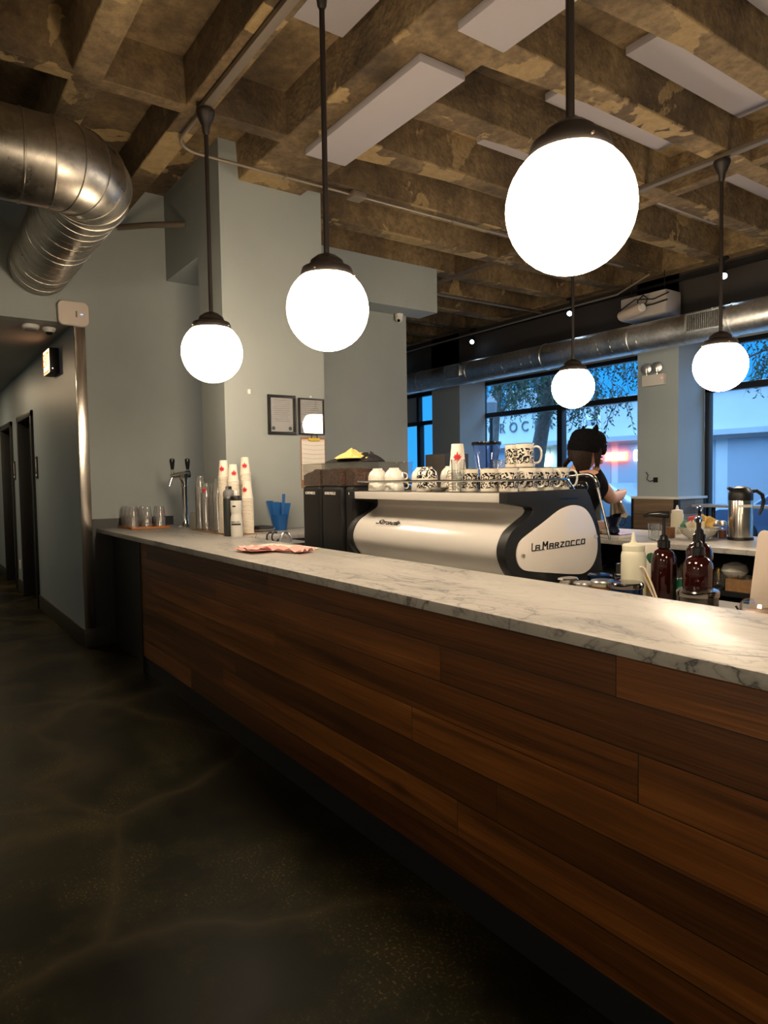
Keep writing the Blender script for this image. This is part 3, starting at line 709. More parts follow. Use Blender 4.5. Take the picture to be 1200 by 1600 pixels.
B(c).box(XP + .007, XP + .010, 3.145 * K, 3.395 * K, kz(1.50), kz(1.885)).build('papers', WPAP, t)
b = B(c)
for i in range(9):   # rippled sleeve
    z = kz(1.88 - .042 * i); b.tube([(XP + .014, 3.145 * K, z), (XP + .020, 3.27 * K, z - .012), (XP + .014, 3.40 * K, z - .004)], .0022, 6)
b.build('plastic_sleeve', GLASSW, t)
B(c).box(XP + .010, XP + .024, 3.215 * K, 3.335 * K, kz(1.87), kz(1.90)).build('clip', YELP, t, bevel=.004)
B(c).tube([(XP + .02, 3.24 * K, kz(1.895)), (XP + .03, 3.25 * K, kz(1.93)), (XP + .03, 3.30 * K, kz(1.93)), (XP + .02, 3.31 * K, kz(1.895))], .004, 8).build('clip_handle', BLACKM, t)
o = B((XP, 2.617 * K, kz(2.30))).box(XP, XP + .02, 2.605 * K, 2.632 * K, kz(2.28), kz(2.325)).build('wall_clip', WPLA, bevel=.004)
tag(o, 'tiny white plastic clip on the pillar left of the certificates', 'wall clip')
o = B((XP, 3.25 * K, kz(2.295))).box(XP, XP + .012, 3.243 * K, 3.262 * K, kz(2.283), kz(2.30)).build('wall_clip', WPLA, bevel=.003)
tag(o, 'tiny white adhesive hook just above the thin-framed certificate', 'wall clip')

# ------------------------------------------------------------------ bar counter
ZM = 1.085; YF = 1.468; YB = 2.097; XE = 2.4
c = (-2, 1.8, 0)
t = thing('bar_counter', 'long service bar clad in dark walnut planks with a black toe kick', 'bar counter', c)
B(c).box(-5.50, XE, 1.530, 1.552, .132, ZM - .037).build('plank_front', WOOD, t, bevel=.002)
B(c).box(-5.515, -5.498, 1.522, 1.56, .0, ZM - .037).build('corner_trim', BLACKM, t)
B(c).box(-5.50, XE, 1.545, 1.60, 0, .131).build('toe_kick', BLACKP, t)
B(c).box(-6.64, -5.516, 1.60, 1.64, 0, ZM - .037).build('black_side_panel', BLACKP, t)
B(c).box(-6.64, XE, 1.642, YB - .02, 0.0, ZM - .037).build('carcass', BLACKP, t)
pts = [(XW + .005, YF), (XE, YF), (XE, YB), (-4.75, YB), (-4.75, 3.08), (-5.31, 3.08), (-5.31, 2.18), (XW + .005, 2.18)]
o = B((-2, 1.8, ZM)).prism(pts, 'z', ZM - .037, ZM).build('marble_countertop', MARB, bevel=.0035)
tag(o, 'long white and grey veined marble top covering the front bar', 'countertop')
o = B((-5, 2.6, 0)).box(-5.31, -4.77, 2.11, 3.08, 0, ZM - .037).build('return_cabinet', BLACKP)
tag(o, 'black cabinet under the marble return in front of the grey pillar', 'cabinet')
o = B((XW, 1.8, ZM)).box(XW, XW + .02, YC + .09, 2.18, .0, 1.17).build('black_splashback', BLACKP, bevel=.002)
tag(o, 'low black splashback on the grey wall behind the tray and the beer tap', 'splashback')
c = (-1.2, 2.6, 0)
t = thing('work_counter', 'lower work counter behind the bar carrying the coffee machine and syrup bottles', 'counter', c)
B(c).box(-4.74, XE, YB + .003, 3.02, .90, .93).build('worktop', MARB, t, bevel=.003)
B(c).box(-4.74, XE, YB + .003, 2.96, .0, .90).build('cabinet', BLACKP, t)
c = (-2.2, 4.15, 0)
t = thing('back_counter', 'marble-topped rear counter with dark open shelving facing the aisle', 'counter', c)
B(c).box(-5.25, 1.5, 3.75, 4.58, ZM - .03, ZM).build('marble_top', MARB, t, bevel=.003)
B(c).box(-5.2, 1.45, 4.42, 4.5, 0, ZM - .03).build('back_panel', BLACKP, t)
B(c).box(-5.2, 1.45, 3.84, 4.42, .80, .83).build('shelf', BLACKP, t)
B(c).box(-5.2, 1.45, 3.84, 4.42, .0, .45).build('lower_cabinet', BLACKP, t)
for x in (-5.2, -3.4, -1.7, 0, 1.42): B(c).box(x, x + .03, 3.84, 4.42, .45, ZM - .03).build('divider', BLACKP, t)

# ------------------------------------------------------------------ espresso machine
def cat(pts, n=6, closed=True):
    P = [Vector((*p, 0)) if len(p) == 2 else Vector(p) for p in pts]; out = []; N = len(P)
    for i in range(N if closed else N - 1):
        p0, p1, p2, p3 = (P[(i - 1) % N], P[i], P[(i + 1) % N], P[(i + 2) % N]) if closed else (P[max(i - 1, 0)], P[i], P[i + 1], P[min(i + 2, N - 1)])
        for k_ in range(n):
            u = k_ / n
            out.append(.5 * ((2 * p1) + (p2 - p0) * u + (2 * p0 - 5 * p1 + 4 * p2 - p3) * u * u + (3 * p1 - p0 - 3 * p2 + p3) * u ** 3))
    if not closed: out.append(P[-1])
    return out
XS = -2.195; XL = -3.52
om = (-2.85, 2.55, .93)
t = thing('espresso_machine', 'large white espresso machine with black cast side frames on the work counter', 'coffee machine', om)
spine = [(2.39, 1.345), (2.375, 1.325), (2.31, 1.29), (2.25, 1.253), (2.216, 1.205), (2.206, 1.16), (2.217, 1.115), (2.25, 1.062), (2.31, 1.012), (2.40, .985)]
sp2 = [(v.x, v.y) for v in cat(spine, 5, False)]
outline = [(2.226, 1.383), (2.226, 1.432), (2.77, 1.438), (2.80, 1.40), (2.84, 1.32), (2.872, 1.24), (2.886, 1.15), (2.878, 1.06), (2.855, .975)] + [(2.44, .975)] + list(reversed(sp2)) + [(2.378, 1.360)]
for xa, xb, nm in ((XS - .055, XS, 'side_frame'), (XL, XL + .05, 'side_frame')):
    B(om).prism(outline, 'x', xa, xb).build(nm, CHAR, t, bevel=.008, seg=3)
pan = [(2.55, 1.335), (2.60, 1.352), (2.655, 1.361), (2.705, 1.357), (2.75, 1.342), (2.785, 1.315), (2.815, 1.275), (2.84, 1.22), (2.850, 1.16), (2.842, 1.105), (2.815, 1.06), (2.77, 1.03), (2.70, 1.021), (2.50, 1.046), (2.35, 1.068), (2.305, 1.085), (2.282, 1.115), (2.275, 1.15), (2.283, 1.185), (2.305, 1.213), (2.36, 1.243), (2.46, 1.29)]
panp = [(v.x, v.y) for v in cat(pan, 4)]
B(om).prism(panp, 'x', XS, XS + .007).build('side_panel', ENAMP, t, bevel=.002)
for y, z in ((2.312, 1.142), (2.83, 1.198)):
    s_ = B(om).cyl((XS + .007, y, z), (XS + .016, y, z), .011, .009, n=18).build('panel_screw', CHROME, t)
B(om).prism([(2.58, 1.398), (2.70, 1.398), (2.705, 1.391), (2.575, 1.391)], 'x', XS, XS + .0015).build('recess_mark', BLACKG, t)
# white body: folded sheet following the spine between the frames
rear = [(2.84, .99), (2.84, 1.38)]
prof = [(y + .012, z) for y, z in sp2] + [(2.80, .985), (2.80, 1.384), (2.40, 1.384)]
B(om).prism(prof, 'x', XL + .05, XS - .055).build('body', ENAM, t, ang=25)
B(om).box(XL + .03, XS - .04, 2.232, 2.78, 1.385, 1.428).build('cup_tray', ENAM, t, bevel=.004)
B(om).box(XL + .05, XS - .06, 2.25, 2.77, 1.4285, 1.430).build('tray_surface', NICKEL, t)
B(om).box(XL + .06, XS - .07, 2.45, 2.84, .975, .992).build('drip_tray', NICKEL, t, bevel=.004)
for x in (XL + .1, XS - .12):
    for y in (2.5, 2.8): B(om).cyl((x, y, .93), (x, y, .98), .022, n=14).build('foot', BLACKM, t)
rail = [(XL + .05, 2.70, 1.432), (XL + .05, 2.68, 1.487), (XL + .05, 2.27, 1.487), (XL + .07, 2.245, 1.487), (XS - .07, 2.245, 1.487), (XS - .035, 2.255, 1.487), (XS - .03, 2.28, 1.487), (XS - .03, 2.655, 1.487), (XS - .03, 2.675, 1.480), (XS - .03, 2.715, 1.435)]
B(om).tube(rail, .0055, 10).build('cup_rail', CHROME, t)
for gx in (-3.3, -3.0, -2.7, -2.4):
    g_ = B(om).cyl((gx, 2.86, 1.19), (gx, 2.86, 1.30), .035, n=20).build('brew_group', CHROME, t)
    B(om).tube([(gx, 2.87, 1.17), (gx, 3.02, 1.15)], .014, 10).build('portafilter_handle', BLACKG, g_)
WANDM = mat('dark_polished_steel', (.26, .25, .24), .2, 1)
# steam wand on the near end
w_ = B(om).tube([tuple(v) for v in cat([(-2.45, 2.86, 1.492), (-2.36, 2.89, 1.502), (-2.29, 2.90, 1.507), (-2.25, 2.90, 1.492), (-2.232, 2.90, 1.46)], 5, False)], .0105, 12).build('steam_wand', WANDM, t)
B(om).tube([(-2.236, 2.90, 1.468), (-2.228, 2.90, 1.44)], .014, 12).build('wand_grip', BLACKG, w_)
B(om).tube([(-2.232, 2.90, 1.45), (-2.19, 2.90, 1.31), (-2.153, 2.90, 1.18)], [.0075, .007, .0055], 12).build('wand_tip', WANDM, w_)
k_ = B(om).ball((-2.30, 2.87, 1.445), .031, 24).build('steam_knob', BLACKG, t)
B(om).tube([(-2.44, 2.80, 1.44), (-2.30, 2.87, 1.445)], .012, 10).build('knob_stem', BLACKM, k_)
# maker's lettering: angular caps joined by a base bar
STK = {'L': [[(0, 1.45), (0, 0), (.55, 0)]], 'A': [[(0, 0), (0, .9), (.6, .9), (.6, 0)], [(0, .45), (.6, .45)]], 'M': [[(0, 0), (0, 1.45), (.36, .55), (.72, 1.45), (.72, 0)]],
       'R': [[(0, 0), (0, .9), (.6, .9), (.6, .5), (0, .5)], [(.3, .5), (.62, 0)]], 'Z': [[(0, .9), (.6, .9), (0, 0), (.6, 0)]], 'O': [[(0, 0), (0, .9), (.6, .9), (.6, 0), (0, 0)]], 'C': [[(.6, .9), (0, .9), (0, 0), (.6, 0)]]}
b = B(om); ux = 2.372; sc_ = .0245; zb = 1.160
seq = [('L', .62), ('A', 1.15), ('M', 1.08), ('A', .9), ('R', .92), ('Z', .9), ('O', .92), ('C', .9), ('C', .9), ('O', .7)]
tot = sum(w for _, w in seq); ws = .378 / tot; cur = 0
for ch, adv in seq:
    shear = .12 + .25 * cur / tot
    for st in STK[ch]:
        for (a0, b0), (a1, b1) in zip(st, st[1:]):
            P0 = (XS + .0085, ux + (cur + a0 * .95) * ws + b0 * shear * sc_ * .5, zb + b0 * sc_ + .010 * cur / tot)
            P1 = (XS + .0085, ux + (cur + a1 * .95) * ws + b1 * shear * sc_ * .5, zb + b1 * sc_ + .010 * cur / tot)
            b.tube([P0, P1], .0027 if ch != 'M' else .0036, 6)
    cur += adv
b.tube([(XS + .0085, ux, zb), (XS + .0085, ux + 2.0 * ws, zb + .001)], .0018, 6); b.tube([(XS + .0085, ux + 2.4 * ws, zb + .0), (XS + .0085, ux + .378, zb + .009)], .0014, 6)
b.build('maker_lettering', BLACKG, t)
# model script on the body
up = Vector((0, .10, .075)).normalized()
M = frame3((-3.15 - om[0], 2.2545 + .012 - .0145 - om[1], 1.254 - om[2]), (1, 0, 0), up)
tx = text('script_lettering', 'Strada', .085, BLACKG, t, M @ Matrix(((1, .45, 0, 0), (0, .62, 0, 0), (0, 0, 1, 0), (0, 0, 0, 1))), ext=.0012)

# ------------------------------------------------------------------ crockery on the machine
def make_mug():
    t = thing('patterned_mug', 'm', 'mug', (0, 0, 0), 0, 'black and cream scroll-patterned mugs')
    H = .115; r = .0435
    B().lathe([(r - .004, 0), (r, .003), (r, H - .002), (r - .002, H), (r - .004, H - .002), (r - .004, .008), (.001, .006)], (0, 0, 0), 36).build('cup_body', PATT, t)
    hp = [(r - .003, 0, .095), (r + .012, 0, .100), (r + .028, 0, .094), (r + .036, 0, .075), (r + .036, 0, .050), (r + .028, 0, .028), (r + .012, 0, .020), (r - .003, 0, .024)]
    B().tube([tuple(v) for v in cat(hp, 4, False)], .0055, 10).build('handle', CREAM, t)
    return t
mug = make_mug(); ZT = 1.431; ra = math.radians(52)
spots = [(-2.575, 2.345, 2.9, 'leftmost patterned mug of the front row on the coffee machine, beside the glass'),
         (-2.435, 2.345, 2.6, 'second patterned mug from the left in the front row on the coffee machine'),
         (-2.295, 2.335, 1.0, 'patterned mug at the near front corner of the machine tray'),
         (-2.285, 2.455, .9, 'patterned mug with its handle showing, just right of the corner mug on the machine'),
         (-2.285, 2.570, .85, 'patterned mug, second from the right end in the row along the side rail'),
         (-2.285, 2.685, .8, 'patterned mug at the right end of the row, nearest the steam wand')]
back = [(-2.425, 2.455, 1.9), (-2.545, 2.455, 2.2), (-2.41, 2.57, 1.6), (-2.41, 2.685, 1.2)]
first = True
for x, y, rz, lb in spots:
    if first: mug.location = (x, y, ZT); mug.rotation_euler = (0, 0, rz); mug['label'] = lb; first = False
    else: dup(mug, (x, y, ZT), rz, lb)
for x, y, rz in back: dup(mug, (x, y, ZT), rz, 'patterned mug half hidden behind the front row of mugs on the machine')
dup(mug, (-2.325, 2.475, ZT + .116), .93, 'upper patterned mug showing its white loop handle, highest on the machine')
dup(mug, (-2.42, 2.50, ZT + .116), 2.4, 'upper patterned mug just left of the highest one')
def make_cup(m, name):
    """wide cup turned upside down"""
    t = thing(name, 'c', 'cup', (0, 0, 0), 0, None)
    B().lathe([(.056, 0), (.058, .004), (.057, .028), (.050, .052), (.036, .068), (.030, .072), (.028, .080), (.026, .080), (.025, .072), (.002, .071)], (0, 0, 0), 36).build('cup_body', m, t)
    hp = [(.052, 0, .020), (.070, 0, .014), (.082, 0, .024), (.078, 0, .042), (.062, 0, .050), (.048, 0, .052)]
    B().tube([tuple(v) for v in cat(hp, 4, False)], .0045, 10).build('handle', CREAM, t)
    return t
cc = make_cup(CREAM, 'white_cup')
wc = [(-3.35, 2.32, 0, 'lower white cup of the leftmost upturned stack on the machine'), (-3.35, 2.32, .052, 'top white cup of the leftmost upturned stack on the machine'),
      (-3.185, 2.32, 0, 'lower white cup of the second upturned stack from the left on the machine'), (-3.185, 2.32, .052, 'top white cup of the second upturned stack from the left on the machine'),
      (-3.06, 2.42, 0, 'lower white cup of the third upturned stack, partly behind the others'), (-3.06, 2.42, .052, 'top white cup of the third upturned stack, partly behind the others'),
      (-2.96, 2.55, 0, 'lower white cup of the rear stack seen between two patterned cups'), (-2.96, 2.55, .056, 'top white cup of the rear stack seen between two patterned cups')]
for i, (x, y, dz, lb) in enumerate(wc):
    if i == 0: cc.location = (x, y, ZT + dz); cc.rotation_euler = (0, 0, .4); cc['label'] = lb; cc['group'] = 'white cups upturned on the machine'
    else: dup(cc, (x, y, ZT + dz), .4 + .3 * i, lb, 'white cups upturned on the machine')
pc = make_cup(PATT, 'patterned_cup'); pc['group'] = 'patterned cups upturned on the machine'
for i, (x, y, dz, lb) in enumerate([(-2.885, 2.32, 0, 'lower patterned cup of the upturned stack right of the white cups'), (-2.885, 2.32, .052, 'top patterned cup of the upturned stack right of the white cups'), (-2.78, 2.44, 0.0, 'lower patterned cup of the stack next to the paper cups'), (-2.78, 2.44, .054, 'top patterned cup of the stack next to the paper cups')]):
    if i == 0: pc.location = (x, y, ZT + dz); pc['label'] = lb; pc.rotation_euler = (0, 0, 2)
    else: dup(pc, (x, y, ZT + dz), 2 + i, lb)
o = B((-2.76, 2.30, ZT)).lathe([(.028, 0), (.034, .004), (.056, .018), (.060, .022), (.056, .022), (.030, .008), (.001, .006)], (-2.76, 2.30, ZT), 32).build('steel_saucer', NICKEL)
tag(o, 'small steel saucer at the tray edge in front of the patterned cups', 'saucer')

# paper and plastic cups, always upside down in nested stacks
def make_paper_cup(h=.135, r0=.044, r1=.030, m=PAPER, leaf=True, name='paper_cup'):
    t = thing(name, 'p', 'cup')
    B().lathe([(r0 - .002, .002), (r0 + .002, 0), (r0 + .0035, .002), (r0 + .003, .005), (r0 - .0015, .0065), (r1, h), (r1 - .003, h), (r1 - .004, h - .006), (.001, h - .006)], (0, 0, 0), 28).build('cup_wall', m, t)
    return t
def leaf_mesh(parent, r, h, ang, size, z):
    pts = [(0, -.5), (.06, -.2), (.35, -.28), (.28, -.1), (.5, .08), (.3, .12), (.33, .32), (.14, .2), (0, .55), (-.14, .2), (-.33, .32), (-.3, .12), (-.5, .08), (-.28, -.1), (-.35, -.28), (-.06, -.2)]
    b = B(); vs = []
    for u, v in pts:
        a = ang + u * size / r; vs.append(b._v(((r + .0015) * math.cos(a), (r + .0015) * math.sin(a), z + v * size * 1.25)))
    cv = b._v(((r + .0018) * math.cos(ang), (r + .0018) * math.sin(ang), z))
    for i in range(len(vs)): b.bm.faces.new((cv, vs[i], vs[(i + 1) % len(vs)]))
    b.build('leaf_print', REDP, parent, smooth=False)
pcup = make_paper_cup(); pcup_leaf = make_paper_cup()
leaf_mesh(pcup_leaf, .0385, .135, -.75, .046, .065)
CAMA = math.radians(-52)   # prints turned to the room
def stack(proto, topproto, x, y, z, n, dz, lbl, where, rz=0, h=.115):
    for i in range(n):
        src = topproto if (i == n - 1) else proto
        lb = ('top ' + lbl + ' of ' + where) if i == n - 1 else (lbl + ' nested in ' + where)
        d = dup(src, (x, y, z + i * dz), rz, lb, lbl + 's in ' + where)
first_used = []
zt2 = ZM + .008
DZ = .0118
SP = [(-5.165, 2.10, 38, 'the tall left paper-cup stack', .0), (-5.03, 2.12, 35, 'the front paper-cup stack behind the dark bottle', .55), (-5.12, 2.262, 40, 'the tall right paper-cup stack', .25), (-5.00, 2.222, 24, 'the stack behind the white bottle', -.2)]
for x, y, n, w, rz in SP: stack(pcup, pcup_leaf, x, y, zt2, n, DZ, 'white paper cup', w, rz)
# paper cups on the machine
for i in range(9):
    src = pcup_leaf if i == 8 else pcup
    dup(src, (-2.665, 2.345, ZT + i * .0135), .0, 'top leaf-printed paper cup standing on the coffee machine' if i == 8 else 'white paper cup nested in the stack on the coffee machine', 'white paper cups in the stack on the coffee machine')
ccup_leaf = thing('clear_cup', 'p', 'cup'); ccup = thing('clear_cup', 'p', 'cup')
for t_, h_ in ((ccup_leaf, .12), (ccup, .12)):
    rr = lambda z: .045 - .014 * z / .12
    B().lathe([(.0465, 0), (.0475, .003), (.0455, .0055), (rr(h_), h_), (.001, h_)], (0, 0, 0), 24).build('cup_wall', CLEAR, t_)
cnest = thing('clear_cup', 'p', 'cup'); B().tube([(.0465 * math.cos(q), .0465 * math.sin(q), .003) for q in [2 * PI * i / 24 for i in range(24)]], .0016, 5, True).build('cup_rim', CLEAR, cnest)
b_ = B(); rg = []
for z in (.004, .045): rg.append([((.0455 - .014 * z / .12) * math.cos(q), (.0455 - .014 * z / .12) * math.sin(q), z) for q in [2 * PI * i / 24 for i in range(24)]])
b_.loft(rg, caps=False).build('cup_wall', CLEAR, cnest)
leaf_mesh(ccup_leaf, .0385, .12, -.9, .044, .06)
CS = [(-5.70, 2.105, 29, 'the leftmost tall clear-cup stack', .012, 0), (-5.55, 2.10, 24, 'the clear-cup stack with the red leaf', .0118, 1), (-5.43, 2.12, 24, 'the third clear-cup stack', .0118, 0), (-5.29, 2.10, 27, 'the clear-cup stack touching the paper cups', .0119, 0)]
for x, y, n, w, dz, lf in CS: stack(cnest, ccup_leaf if lf else ccup, x, y, zt2, n, dz, 'clear plastic cup', w, .1)
# tray of upright clear cups
c = (-6.47, 1.80, ZM)
def tray():
    x0, x1, y0, y1 = -6.655, -6.20, 1.665, 1.985
    t = thing('serving_tray', 'terracotta-coloured rectangular tray holding clear cups at the far end of the bar', 'tray', c)
    B(c).box(x0, x1, y0, y1, ZM + .001, ZM + .006).build('base', AMBERT, t, bevel=.002)
    b = B(c)
    for a in ((x0 - .008, x1 + .008, y0 - .008, y0), (x0 - .008, x1 + .008, y1, y1 + .008), (x0 - .008, x0, y0, y1), (x1, x1 + .008, y0, y1)): b.box(*a, ZM + .001, ZM + .021)
    b.build('rim', AMBERT, t, bevel=.003)
tray()
pos = [(-6.60, 1.715), (-6.48, 1.715), (-6.36, 1.72), (-6.60, 1.83), (-6.48, 1.835), (-6.36, 1.84), (-6.26, 1.93), (-6.37, 1.945)]
for i, (x, y) in enumerate(pos):
    for k_ in range(6):
        last = k_ == 5
        dup((ccup_leaf if i == 6 else ccup) if last else cnest, (x, y, ZM + .007 + k_ * .014 ), .3 * i, ('clear cup with a red leaf print on the terracotta tray' if (last and i == 6) else 'clear plastic cup stacked upside down on the terracotta tray'), 'clear cups on the terracotta tray')
for p_ in (pcup, pcup_leaf, ccup, ccup_leaf, cnest):
    for ch in list(p_.children): bpy.data.objects.remove(ch)
    bpy.data.objects.remove(p_)

# glassware on the machine
def tumbler(x, y, z, lbl, n=1, h=.10, r=.036):
    for i in range(n):
        o = B((x, y, z)).lathe([(r * .8, 0), (r * .82, .002), (r, h), (r - .003, h), (r * .75, .008), (.001, .007)], (x, y, z), 24).build('glass_tumbler', GLASSW)
        tag(o, lbl if n == 1 else lbl + (', upper' if i else ', lower'), 'glass', 'clear glass tumblers on the machine')
        z += h * .62 if n > 1 else 0
tumbler(-2.60, 2.29, ZT, 'clear tumbler of the stacked pair between paper cups and mugs', 2, .10)
tumbler(-2.56, 2.58, ZT, 'clear tumbler of the pair behind the left mugs', 2, .10)
tumbler(-2.66, 2.64, ZT, 'clear tumbler of the rear pair behind the paper cups', 2, .10)
c = (-2.50, 2.69, ZT)
t = thing('squeeze_bottle', 'small clear squeeze bottle with a stepped white nozzle behind the mugs on the machine', 'bottle', c)
B(c).lathe([(.034, 0), (.036, .01), (.036, .115), (.03, .13), (.026, .135)], c, 24).build('body', CLEAR, t)
B(c).lathe([(.034, .13), (.034, .145), (.026, .15), (.02, .165), (.012, .175), (.007, .195), (.004, .205)], c, 24).build('nozzle_cap', WPLA, t)

# ------------------------------------------------------------------ left part of the bar
def capsule_tap():
    c = (-6.13, 2.115, ZM)
    t = thing('beer_tap', 'chrome draught tower with two black-handled taps on the bar', 'drink tap', c)
    B(c).lathe([(.062, 0), (.064, .006), (.055, .014), (.042, .03), (.033, .05), (.029, .08), (.026, .36), (.031, .37), (.028, .38)], c, 32).build('column', CHROME, t)
    # flared head swept toward the room
    P = [tuple(v) for v in cat([(c[0], c[1], c[2] + .37), (c[0], c[1], c[2] + .42), (c[0] + .0, c[1] - .005, c[2] + .46), (c[0] + .005, c[1] - .01, c[2] + .495)], 4, False)]
    n = len(P); B(c).tube(P, [.027 + .030 * (i / (n - 1)) ** 1.3 for i in range(n)], 24).build('head', CHROME, t, bevel=.004)
    # cross arm parallel to the wall
    B(c).tube([(c[0], c[1] + .05, c[2] + .485), (c[0], c[1] - .04, c[2] + .480), (c[0] + .0, c[1] - .125, c[2] + .465)], [.036, .028, .017], 16).build('arm', CHROME, t)
    for dy in (-.105, .035):
        f = B(c).cyl((c[0], c[1] + dy, c[2] + .46), (c[0], c[1] + dy, c[2] + .525), .013, n=14).build('faucet', CHROME, t)
        B(c).lathe([(.011, .0), (.016, .02), (.020, .055), (.024, .085), (.021, .10), (.004, .107)], (c[0], c[1] + dy, c[2] + .52), 18).build('tap_handle', BLACKG, f)
        if dy < 0: B(c).tube([(c[0], c[1] + dy, c[2] + .465), (c[0] + .005, c[1] + dy - .02, c[2] + .42), (c[0] + .008, c[1] + dy - .035, c[2] + .375)], [.013, .010, .008], 12).build('spout', CHROME, f)
capsule_tap()
o = B((-5.92, 2.14, ZM)).prism([(-5.98, ZM), (-5.85, ZM), (-5.86, ZM + .14), (-5.88, ZM + .155), (-5.955, ZM + .15)], 'y', 2.10, 2.16).build('napkin_holder', mat('beige_card', (.42, .40, .34), .7), bevel=.006)
tag(o, 'small pale rounded holder between the tap and the clear cup stacks', 'holder')
o = B((-5.7, 2.1, ZM)).box(-5.78, -5.23, 2.04, 2.17, ZM + .0005, ZM + .007).build('drainer_mat', WOODL, bevel=.002)
tag(o, 'brown ribbed bar mat lying under the clear cup stacks', 'bar mat')
o = B((-5.2, 2.1, ZM)).box(-5.22, -4.94, 2.045, 2.325, ZM + .0005, ZM + .007).build('drainer_mat', WOODL, bevel=.002)
tag(o, 'brown bar mat lying under the white paper cup stacks', 'bar mat')
c = (-4.93, 2.04, ZM)
t = thing('sports_bottle', 'dark grey insulated bottle with a grey flip lid beside the cup stacks', 'bottle', c)
B(c).lathe([(.040, 0), (.043, .006), (.043, .28), (.041, .29)], c, 32).build('body', mat('graphite_coating', (.03, .034, .033), .35), t)
B(c).lathe([(.0435, .285), (.0435, .30)], c, 32).build('steel_collar', NICKEL, t)
B(c).lathe([(.043, .30), (.043, .325), (.036, .345), (.024, .352), (.024, .372), (.012, .375)], c, 28).build('lid', GREYT, t)
B(c).box(c[0] - .03, c[0] + .03, c[1] - .012, c[1] + .012, ZM + .355, ZM + .378).build('flip_cap', BLACKM, t, bevel=.005)
c = (-4.83, 2.055, ZM)
t = thing('sports_bottle', 'translucent white cycling bottle with black print and black lid', 'bottle', c)
B(c).lathe([(.042, 0), (.045, .01), (.045, .12), (.043, .145), (.038, .165), (.038, .175), (.043, .195), (.043, .265), (.041, .272)], c, 32).build('body', mat('frosted_bottle_plastic', (.62, .60, .55), .35), t)
B(c).lathe([(.043, .272), (.044, .29), (.036, .305), (.018, .308)], c, 28).build('lid', BLACKM, t)
B(c).lathe([(.016, .306), (.017, .33), (.012, .336), (.010, .348), (.003, .35)], c, 20).build('valve', WPLA, t)
b = B(c)
def wrap(b, c, r, z0, z1, a0, a1, n=8):
    for i in range(n):
        A, Bq = a0 + (a1 - a0) * i / n, a0 + (a1 - a0) * (i + 1) / n
        b.quad(*[(c[0] + r * math.cos(q), c[1] + r * math.sin(q), c[2] + z) for q, z in ((A, z0), (Bq, z0), (Bq, z1), (A, z1))])
wrap(b, c, .0457, .088, .10, -1.4, .3); wrap(b, c, .0437, .222, .234, -1.1, -.5); b.build('printed_band', BLACKM, t)
for i, ch in enumerate('CAMELBAK'):
    a = -1.30 + i * .19
    M = frame3((.0462 * math.cos(a), .0462 * math.sin(a), .111), (-math.sin(a), math.cos(a), 0), (0, 0, 1))
    text('print_letter', ch, .014, BLACKM, t, M)
c = (-5.17, 2.42, ZM)
t = thing('plate', 'white plate holding a dark folded cloth between the bottles and blue cup', 'plate', c)
B(c).lathe([(.055, 0), (.06, .004), (.105, .018), (.11, .022), (.104, .022), (.06, .009), (.001, .008)], c, 36).build('dish', CREAM, t)
o = B((c[0], c[1], ZM + .01)).box(c[0] - .075, c[0] + .075, c[1] - .06, c[1] + .07, ZM + .0135, ZM + .045).build('folded_cloth', mat('dark_slate_cloth', (.03, .028, .032), .85, bump=.5, bscale=120), bevel=.012)
tag(o, 'dark folded cloth lying on the white plate', 'cloth')
c = (-5.20, 2.60, ZM)
t = thing('utensil_cup', 'translucent blue plastic cup holding blue spatulas or lids', 'container', c)
B(c).lathe([(.052, 0), (.055, .003), (.068, .125), (.070, .13), (.066, .128), (.050, .006), (.001, .005)], c, 32).build('cup_wall', BLUEP, t)
for i, (dx, dy, w, h0, h1, tx_, a) in enumerate([(-.030, -.030, .045, .11, .235, -.07, .4), (.01, -.030, .05, .10, .225, -.02, .9), (.0, .02, .022, .08, .29, .03, .5), (.030, .015, .045, .09, .215, .07, .2), (-.02, .025, .05, .10, .22, -.03, 1.0), (-.03, -.02, .05, .12, .23, -.09, .7)]):
    b = B(c); d = Vector((math.cos(a + 1.0 - .6), math.sin(a + 1.0 - .6), 0)); nrm = Vector((-d.y, d.x, 0)) * .002
    base = Vector((c[0] + dx, c[1] + dy, ZM + .01)); top = base + Vector((tx_ * .576, tx_ * .817, 0)) * .6 + Vector((0, 0, h1))
    rings = []
    for p, ww in ((base, w * .35), (base.lerp(top, .5), w * .5), (top, w * .62)): rings.append([p + d * ww + nrm, p - d * ww + nrm, p - d * ww - nrm, p + d * ww - nrm])
    o = b.loft(rings).build('blue_scraper', BLUEP, None, smooth=False); tag(o, 'blue plastic blade standing in the blue cup beside the pillar', 'scraper', 'blue plastic blades standing in the blue cup')
